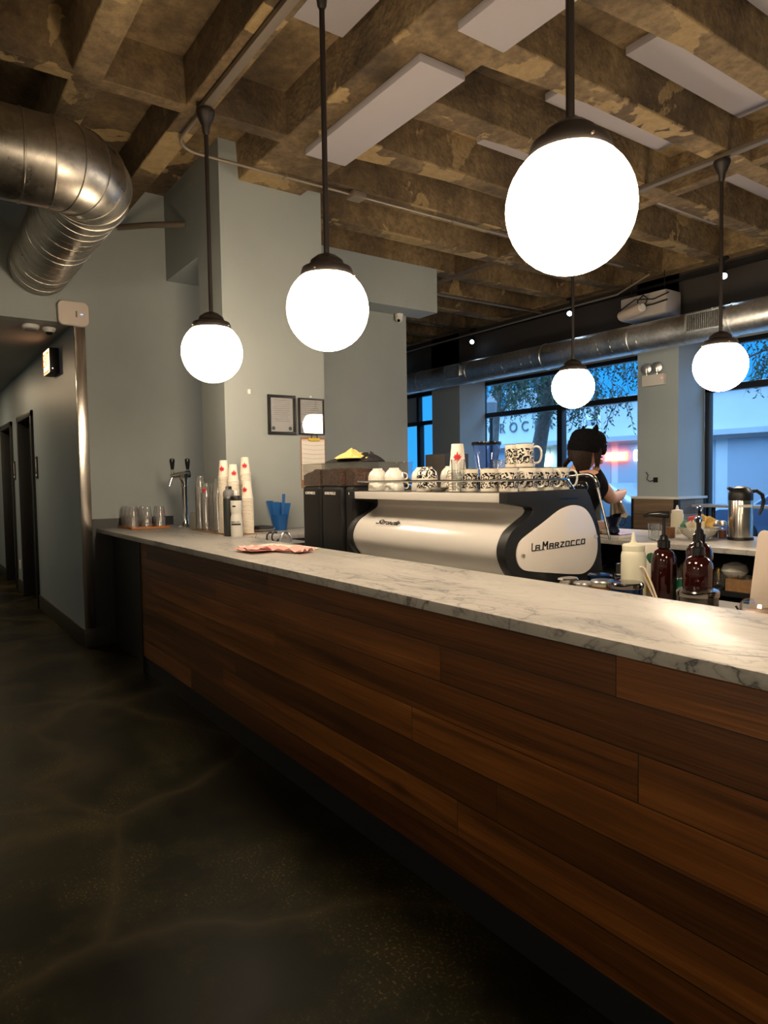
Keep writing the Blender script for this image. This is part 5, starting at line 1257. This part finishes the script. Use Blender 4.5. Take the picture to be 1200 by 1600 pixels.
# fingers curled round the kettle handle (right) and resting (left)
def fingers(tag_, base, fwd, side, down):
    f, s_, d = Vector(fwd).normalized(), Vector(side).normalized(), Vector(down).normalized(); bb = Vector(base)
    for i, (off, L) in enumerate(((-.027, .062), (-.009, .072), (.009, .068), (.027, .054))):
        a = bb + s_ * off + f * .018; p1 = a + f * L * .5; p2 = p1 + (f * .35 + d * .8) * L * .36; p3 = p2 + (d * .7 - f * .55) * L * .34
        ks = ['%s%d_%d' % (tag_, i, q) for q in range(4)]
        for k_, p, r in zip(ks, (a, p1, p2, p3), (.0105, .0098, .009, .008)): N_[k_] = (tuple(p), r)
        E_.append((('palm' + tag_), ks[0])); E_.extend(zip(ks, ks[1:]))
    a = bb - s_ * .030 - f * .012; p1 = a - s_ * .016 + f * .026 + d * .012; p2 = p1 + f * .024 + d * .016 + s_ * .004
    for k_, p, r in (('%st0' % tag_, a, .012), ('%st1' % tag_, p1, .0105), ('%st2' % tag_, p2, .009)): N_[k_] = (tuple(p), r)
    E_.extend([('palm' + tag_, '%st0' % tag_), ('%st0' % tag_, '%st1' % tag_), ('%st1' % tag_, '%st2' % tag_)])
fingers('R', (-2.815, 3.925, 1.374), (-.35, .9, -.05), (.35, .12, .9), (-.85, -.2, -.35))
fingers('L', (-2.985, 3.84, 1.13), (.1, 1, -.25), (1, 0, 0), (0, 0, -1))
body = skin('body', N_, E_, SKIN, person, op, 'pelvis')
# facial features, joined surface pieces of the head
b = B(op)
hd = Vector((-2.724, 3.458, 1.655))
b.tube([(-2.712, 3.530, 1.668), (-2.710, 3.556, 1.642), (-2.711, 3.553, 1.630)], [.009, .012, .008], 10)
b.ball((-2.712, 3.532, 1.612), .016, 12, (1.2, .7, .45)); b.ball((-2.714, 3.530, 1.585), .020, 12, (1, .8, .8))
b.build('face_features', SKIN, person).data.transform(HM)
b = B(op)
for dx in (-.026, .034): b.ball((-2.715 + dx, 3.527, 1.672), .008, 10, (1.4, .6, .7))
b.build('eyes', BLACKG, person).data.transform(HM)
b = B(op).lathe([(.003, 0), (.018, .002), (.02, .008), (.01, .012)], (-2.650, 3.455, 1.645), 14, (1, .1, .1)); b.build('ear', SKIN, person).data.transform(HM)
# t-shirt
SN = {'hem': ((-2.79, 3.35, .93), (.165, .125)), 'waist': ((-2.79, 3.352, 1.10), (.158, .120)), 'chest': ((-2.785, 3.372, 1.32), (.172, .130)), 'upper': ((-2.78, 3.385, 1.455), (.135, .105)), 'col': ((-2.768, 3.405, 1.525), (.070, .068)),
      'shR': ((-2.628, 3.402, 1.470), (.078, .078)), 'slR': ((-2.648, 3.51, 1.385), (.072, .072)), 'shL': ((-2.935, 3.382, 1.470), (.078, .078)), 'slL': ((-2.99, 3.475, 1.36), (.070, .070))}
skin('tshirt', SN, [('waist', 'hem'), ('waist', 'chest'), ('chest', 'upper'), ('upper', 'col'), ('upper', 'shR'), ('shR', 'slR'), ('upper', 'shL'), ('shL', 'slL')], SHIRT, person, op, 'waist')
LN = {'p': ((-2.79, 3.345, .95), (.150, .115)), 'hR': ((-2.70, 3.35, .88), .105), 'kR': ((-2.69, 3.38, .50), .075), 'aR': ((-2.69, 3.345, .10), .062), 'hL': ((-2.88, 3.35, .88), .105), 'kL': ((-2.89, 3.37, .50), .075), 'aL': ((-2.89, 3.335, .10), .062)}
skin('trousers', LN, [('p', 'hR'), ('hR', 'kR'), ('kR', 'aR'), ('p', 'hL'), ('hL', 'kL'), ('kL', 'aL')], PANTS, person, op, 'p')
b = B(op)
for x in (-2.685, -2.895): b.ball((x, 3.40, .045), .05, 16, (.95, 2.3, .85))
b.build('shoes', BLACKM, person)
b = B(op); 
b.loft([[(-2.79 + sx * w, 3.35 + y, z) for sx, y in ((-1, .10), (-.6, .15), (.0, .165), (.6, .15), (1, .10), (1, .06), (-1, .06))] for z, w in ((.45, .18), (.80, .185), (1.05, .165))]); b.build('apron', PANTS, person, bevel=.004)
# hair
b = B(op); b.ball((-2.730, 3.410, 1.668), .086, 24, (.95, .92, 1.05)); 
rnd = random.Random(2)
for i in range(52):
    deg = -72 + 66 * i / 33 if i < 34 else 150 + 150 * (i - 34) / 17      # long on the near side, short at the nape
    a = math.radians(deg); dx, dy = math.cos(a), math.sin(a); r0 = .076
    zl = (1.535 + .012 * math.sin(i * 2.3)) if i < 34 else (1.595 + .012 * math.sin(i * 1.7))
    x0, y0 = -2.726 + dx * r0, 3.432 + dy * r0
    b.tube([(x0, y0, 1.69), (x0 + dx * .012, y0 + dy * .012, 1.635), (x0 + dx * .004, y0 + dy * .004, (1.635 + zl) / 2 - .01), (x0 - dx * .014, y0 - dy * .014, zl)], [.013, .014, .012, .003], 7)
for i in range(4):
    b.tube([(-2.79, 3.37 + .006 * i, 1.62), (-2.825 - .006 * i, 3.345 + .01 * i, 1.575), (-2.845 - .006 * i, 3.335 + .012 * i, 1.535)], [.010, .006, .002], 6)
# lock in front of the ear along the cheek
for i in range(5): b.tube([(-2.640 + .002 * i, 3.452 + .006 * i, 1.69), (-2.634 + .002 * i, 3.456 + .006 * i, 1.63), (-2.642, 3.46 + .005 * i, 1.545 + .006 * (i % 3))], [.011, .010, .003], 7)
b.build('hair', HAIR, person).data.transform(HM)
# knitted beanie with two ears
ax = Vector((.02, .14, .98)).normalized()
hc = Vector((-2.724, 3.446, 1.665)); u_ = Vector((1, 0, 0)); w_2 = ax.cross(u_).normalized(); u_ = w_2.cross(ax)
rings = []
for r, z in ((.104, -.025), (.112, -.018), (.114, .006), (.112, .035), (.107, .038), (.106, .055), (.098, .085), (.080, .106), (.05, .118), (.02, .122), (.002, .123)):
    rings.append([hc + ax * z + (u_ * math.cos(q) * .95 + w_2 * math.sin(q) * 1.03) * r * (1 + .012 * math.cos(24 * q)) for q in [2 * PI * k_ / 96 for k_ in range(96)]])
b = B(op).loft(rings); b.build('beanie', KNIT, person).data.transform(HM)
b = B(op)
for sx in (-1, 1):
    base = hc + ax * .095 + u_ * (.068 * sx)
    b.cyl(base - ax * .02 - u_ * .006 * sx, base + ax * .048 + u_ * .018 * sx, .036, .006, 14)
b.build('beanie_ears', KNIT, person, ang=60).data.transform(HM)
# kettle in the hand
kc = Vector((-2.865, 3.955, 1.222)); tilt = Vector((-.36, .22, .90)).normalized()
t = thing('pouring_kettle', 'tilted stainless gooseneck kettle held by the person over the dripper', 'kettle', tuple(kc))
def KP(a, z, s_=0): 
    u2 = Vector((.817, -.576, 0)); u2 = (u2 - tilt * u2.dot(tilt)).normalized(); v2 = tilt.cross(u2)
    return kc + u2 * a + v2 * s_ + tilt * z
B(tuple(kc)).lathe([(.060, 0), (.062, .004), (.058, .02), (.044, .085), (.040, .098), (.034, .104), (.012, .108)], tuple(kc), 36, tilt).build('kettle_body', STEEL, t)
B(tuple(kc)).lathe([(.034, .105), (.034, .112), (.014, .118), (.008, .122), (.011, .136), (.003, .14)], tuple(kc), 28, tilt).build('lid', BLACKM, t)
B(tuple(kc)).tube([tuple(KP(-.050, .02)), tuple(KP(-.080, .035)), tuple(KP(-.088, .07)), tuple(KP(-.098, .10)), tuple(KP(-.118, .105))], [.011, .009, .0065, .0055, .005], 12).build('gooseneck_spout', STEEL, t)
B(tuple(kc)).tube([tuple(KP(.034, .095)), tuple(KP(.070, .115)), tuple(KP(.088, .135)), tuple(KP(.080, .158)), tuple(KP(.040, .165)), tuple(KP(.0, .150))], .008, 10).build('handle', BLACKM, t)

# ------------------------------------------------------------------ street outside
struct('ground_street', B().box(-45, 25, YW + .2, 60, -.35, -.12), mat('wet_asphalt', (.10, .10, .11), .35, noise=.2, nscale=2), smooth=False)
struct('ground_sidewalk', B().box(-45, 25, YW + .16, 13.2, -.12, -.02), mat('pavement_concrete', (.28, .28, .28), .7, noise=.1, nscale=2), smooth=False)
YB2 = 22 * K
FAC = mat('pale_painted_facade', (.56, .56, .56), .8, noise=.06, nscale=.6)
FAC2 = mat('grey_rendered_facade', (.42, .43, .44), .8, noise=.08, nscale=.5)
DARKG = mat('dark_shop_glass', (.03, .035, .05), .1)
SHOPG = mat('curtained_shop_glass', (.34, .36, .40), .3)
c = (-19, YB2, 0)
t = thing('grocery_building', 'low pale grocery building with large letters across the street', 'building', c)
B(c).box(-23.2, -8.6, YB2, YB2 + 6, -.1, 4.05).build('wall', FAC, t)
B(c).box(-23.3, -8.5, YB2 - .1, YB2 + .2, 4.0, 4.14).build('parapet', FAC2, t)
B(c).box(-23.0, -8.8, YB2 - .35, YB2, 2.62, 2.78).build('fascia', FAC2, t)
for x0, x1 in ((-22.5, -20.9), (-20.6, -18.9), (-18.5, -17.6), (-17.2, -16.2), (-15.9, -14.9), (-14.6, -13.4), (-12.9, -11.2), (-10.8, -9.4)):
    B(c).box(x0, x1, YB2 - .03, YB2 - .001, .45, 2.5).build('shop_window', SHOPG, t)
gx = [(-20.85 + i * .62) for i in range(7)]
for x, ch in zip(gx, 'GROCERY'):
    text('sign_letter', ch, .56, mat('sign_letter_grey', (.12, .13, .13), .6) if 'sign_letter_grey' not in MATS else MATS['sign_letter_grey'], t, frame3((x + .12 - c[0], -.02, 3.42), (1, 0, 0), (0, 0, 1)), ext=.02)
B(c).box(-16.0, -15.3, YB2 - .04, YB2, 3.0, 3.62).build('wall_poster', WPAP, t)
B(c).box(-15.95, -15.35, YB2 - .05, YB2 - .04, 3.25, 3.45).build('poster_print', FAC2, t)
c = (-2, YB2, 0)
t = thing('corner_building', 'tall pale blue-grey building behind the right-hand window', 'building', c)
B(c).box(-8.3, 8, YB2 - 1.4, YB2 + 5, -.1, 7.5).build('wall', mat('blue_grey_stucco', (.50, .52, .52), .8, noise=.07, nscale=.5), t)
B(c).box(-8.35, 8, YB2 - 1.5, YB2 - 1.4, -.1, .9).build('plinth', FAC2, t)
B(c).box(-8.35, 8, YB2 - 1.46, YB2 - 1.4, 1.95, 2.02).build('string_course', FAC2, t)
B(c).box(-9.6, -9.0, YB2 - 1.43, YB2 - 1.4, 2.2, 3.4).build('notice_board', WPAP, t) if False else None
for x in (-6.35, -3.0): B(c).box(x, x + .75, YB2 - 1.45, YB2 - 1.405, 1.0, 1.75).build('dark_window', DARKG, t)
B(c).box(-8.1, -7.85, YB2 - 1.47, YB2 - 1.405, 2.25, 2.6).build('white_notice', WPAP, t)
c = (-30, 34, 0)
t = thing('far_building', 'taller flat-roofed building behind the grocery', 'building', c)
B(c).box(-29.6, -27.8, 30, 34, 0, 6.4).build('wall', FAC2, t)
B(c).box(-29.7, -27.7, 29.9, 30.2, 6.4, 6.55).build('parapet', FAC, t)
def neon(x, z, w, h, col, txtcol, s, lbl, st=7):
    c = (x, YB2 - .12, z); t = thing('lit_window_sign', lbl, 'sign', c, 0, None)
    B(c).box(x - w / 2, x + w / 2, YB2 - .14, YB2 - .08, z - h / 2, z + h / 2).build('lit_face', mat('lit_sign_face_%s' % lbl.split()[0], col, .4, emit=col, es=st), t)
    b = B(c)
    for a, bb_, z0, z1 in ((-w / 2 - .03, w / 2 + .03, h / 2, h / 2 + .04), (-w / 2 - .03, w / 2 + .03, -h / 2 - .04, -h / 2), (-w / 2 - .04, -w / 2, -h / 2, h / 2), (w / 2, w / 2 + .04, -h / 2, h / 2)): b.box(x + a, x + bb_, YB2 - .16, YB2 - .08, z + z0, z + z1)
    b.build('lit_border', mat('lit_border_%s' % lbl.split()[0], txtcol, .4, emit=txtcol, es=9), t)
    if s: text('lettering', s, h * .85, MATS['lit_border_%s' % lbl.split()[0]], t, frame3((0, -.03, 0), (1, 0, 0), (0, 0, 1)), ext=.01)
neon(-14.62, 2.11, .80, .24, (1, .62, .35), (1, .10, .05), 'OPEN', 'orange lit window sign with a red border between the person and the pale column')
neon(-15.55, 2.13, .50, .30, (.55, 1, .75), (.9, .15, .15), 'OPEN', 'green-white lit window sign just right of the person\'s face', 3)
neon(-13.68, 2.12, .36, .28, (.85, .95, 1), (.7, .85, 1), '', 'white lit window sign at the edge of the pale column', 4)
neon(-17.95, 2.08, .75, .36, (.65, 1, .45), (.8, 1, .5), '', 'yellow-green lit window sign seen behind the mug handle', 2.2)
# tree on the pavement
BARK = mat('rough_grey_bark', (.10, .085, .075), .9, noise=.3, nscale=12, bump=.8, bscale=14)
LEAF = mat('dusk_green_foliage', (.035, .075, .035), .8)
def tree(x, y, h, lean, seed, lbl, spread=3.2, nb=9, dens=34, r=.24):
    rnd = random.Random(seed); c = (x, y, -.05); t = thing('street_tree', lbl, 'tree', c, 0, 'street trees')
    P = [Vector((x, y, -.05)), Vector((x + lean * .25, y, h * .25)), Vector((x + lean * .45, y + .1, h * .45)), Vector((x + lean * .9, y + .1, h * .72)), Vector((x + lean, y, h))]
    Q = [tuple(v) for v in cat([tuple(p) for p in P], 5, False)]
    B(c).tube(Q, [r * (1 - .62 * i / (len(Q) - 1)) for i in range(len(Q))], 14).build('trunk', BARK, t)
    b = B(c); lf = B(c)
    for i in range(nb):
        s = P[2].lerp(P[4], i / nb); a = 2 * PI * i * .38 + rnd.uniform(-.3, .3); L = spread * rnd.uniform(.6, 1)
        d = Vector((math.cos(a), math.sin(a) * .7, rnd.uniform(.1, .5)))
        m1 = s + d * L * .5 + Vector((0, 0, .25)); e1 = s + d * L + Vector((0, 0, -.35))
        path = [tuple(v) for v in cat([tuple(s), tuple(s.lerp(m1, .5) + Vector((0, 0, .1))), tuple(m1), tuple(e1)], 4, False)]
        b.tube(path, [.07 * (1 - .85 * k_ / (len(path) - 1)) for k_ in range(len(path))], 7)
        for _ in range(dens):
            p = Vector(path[rnd.randrange(4, len(path))]) + Vector((rnd.uniform(-.5, .5), rnd.uniform(-.4, .4), rnd.uniform(-.1, .25)))
            tw = p + Vector((rnd.uniform(-.3, .3), rnd.uniform(-.2, .2), -rnd.uniform(.3, .75)))
            b.tube([tuple(p), tuple(p.lerp(tw, .5) + Vector((0, 0, .08))), tuple(tw)], [.008, .006, .003], 4)
            for q in range(11):
                w = p.lerp(tw, (q + 1) / 11) ; s2 = rnd.choice((-1, 1)); ln = rnd.uniform(.045, .085)
                dv = Vector((s2 * ln, rnd.uniform(-.06, .06), -rnd.uniform(.01, .09))); nv = Vector((0, rnd.uniform(-.02, .02), .019))
                lf.quad(tuple(w), tuple(w + dv * .5 + nv), tuple(w + dv), tuple(w + dv * .5 - nv))
    b.build('branches', BARK, t)
    lf.build('foliage', LEAF, t, smooth=False)
tree(-10.35, 12 * K + .1, 6.2, .95, 4, 'street tree with a leaning trunk outside the window behind the grocery letters', 2.6, 12, 75, .20)
tree(-5.6, 13.5, 6.5, -.3, 9, 'street tree with bare twiggy crown outside right of the small pendant', 2.8, 12, 45, .16)
tree(-14.5, 14.0, 7.0, .3, 15, 'street tree outside beyond the far left window', 2.8, 9, 40, .18)
c = (-13.2, 12.8, -.02)
t = thing('street_lamp', 'dark street lamp post standing in front of the grocery letters', 'street lamp', c)
B(c).lathe([(.12, 0), (.10, .15), (.05, .25), (.04, 3.0), (.06, 3.05), (.03, 3.1)], c, 16).build('post', BLACKM, t)
B(c).lathe([(.06, 3.08), (.14, 3.18), (.16, 3.45), (.05, 3.62), (.01, 3.7)], c, 16).build('lantern', GREYT, t)
def car(x, y, m, lbl):
    c = (x, y, -.12); t = thing('parked_car', lbl, 'car', c, 0, 'parked cars')
    prof = [(-2.2, .30), (-2.2, .72), (-1.9, .86), (-1.25, .92), (-.65, 1.36), (.75, 1.40), (1.45, .98), (2.1, .88), (2.25, .60), (2.2, .28)]
    b = B(c); b.loft([[(x + u, y + s * .86 * (.88 if z > 1 else 1), -.12 + z) for u, z in prof] for s in (-1, 1)]); b.build('car_body', m, t, bevel=.06, seg=3)
    b = B(c); b.loft([[(x + u, y + s * .80, -.12 + z) for u, z in ((-1.08, .95), (-.6, 1.30), (.68, 1.33), (1.2, 1.0))] for s in (-1, 1)]); b.build('windows', DARKG, t)
    for u in (-1.4, 1.4):
        for s in (-.80, .80): B(c).cyl((x + u, y + s - .1, .21), (x + u, y + s + .1, .21), .33, n=24).build('wheel', BLACKM, t, bevel=.03)
car(-11.6, 15.2, mat('grey_car_paint', (.16, .17, .19), .2, coat=.5), 'grey car parked across the street behind the person\'s hands')
car(-6.0, 15.2, mat('dark_blue_car_paint', (.05, .07, .12), .2, coat=.5), 'dark car parked across the street near the right window')

# ------------------------------------------------------------------ light
W = bpy.data.worlds.new('dusk'); bpy.context.scene.world = W; W.use_nodes = True
g = G(W.node_tree); bgn = W.node_tree.nodes['Background']
tc = g.n('TexCoord'); sp = g.n('SeparateXYZ'); g.l(tc.outputs['Generated'], sp.inputs[0])
rp = g.ramp(sp.outputs['Z'], [(.0, (.03, .32, .85)), (.26, (.015, .28, .85)), (.5, (1.4, 2.9, 5.0))])
g.l(rp.outputs[0], bgn.inputs['Color']); bgn.inputs['Strength'].default_value = 1.5
def area(name, loc, size, energy, col, rot=(0, 0, 0)):
    l = bpy.data.lights.new(name, 'AREA'); l.shape = 'DISK'; l.size = size; l.energy = energy; l.color = col
    o = bpy.data.objects.new(name, l); C.objects.link(o); o.location = loc; o.rotation_euler = rot; return o
LITD = mat('lit_downlight_lens', (1, .8, .55), .4, emit=(1, .68, .38), es=22)
for x, y in ((-9.3, .3), (-11.6, .3)):
    c = (x, y, 2.93); t = thing('recessed_downlight', 'warm recessed downlight in the corridor ceiling out of view', 'ceiling light', c, 0, 'corridor downlights')
    B(c).lathe([(.075, 0), (.08, -.004), (.095, -.006), (.098, 0)], c, 28).build('trim_ring', WPLA, t)
    B(c).lathe([(.074, -.001), (.074, -.005), (.001, -.006)], c, 28).build('lens', LITD, t)
    area('corridor_downlight', (x, y, 2.915), .15, 26, (1, .74, .45))

# ------------------------------------------------------------------ camera and view
yaw, pitch, roll = -0.95669251, -0.04963547, -0.01563177
f = Vector((math.cos(pitch) * math.sin(yaw), math.cos(pitch) * math.cos(yaw), math.sin(pitch)))
r = Vector((math.cos(yaw), -math.sin(yaw), 0)); u = r.cross(f)
r2 = r * math.cos(roll) + u * math.sin(roll); u2 = -r * math.sin(roll) + u * math.cos(roll)
cd = bpy.data.cameras.new('camera'); cam = bpy.data.objects.new('camera', cd); C.objects.link(cam)
M = Matrix((r2, u2, -f)).transposed().to_4x4(); M.translation = Vector((0, 0, HC)); cam.matrix_world = M
cd.sensor_fit = 'HORIZONTAL'; cd.sensor_width = 36; cd.lens = 36 * 1073.9027 / 1200; cd.clip_start = .02; cd.clip_end = 300
sc = bpy.context.scene; sc.camera = cam
vs = sc.view_settings; vs.view_transform = 'Standard'; vs.look = 'None'; vs.gamma = 1; vs.use_curve_mapping = False; vs.exposure = 0.0
sc.render.film_transparent = False
cy = sc.cycles; cy.use_denoising = True; cy.max_bounces = 8; cy.transparent_max_bounces = 40; cy.diffuse_bounces = 4; cy.glossy_bounces = 4; cy.caustics_reflective = False; cy.caustics_refractive = False
cy.sample_clamp_indirect = 6; cy.sample_clamp_direct = 0
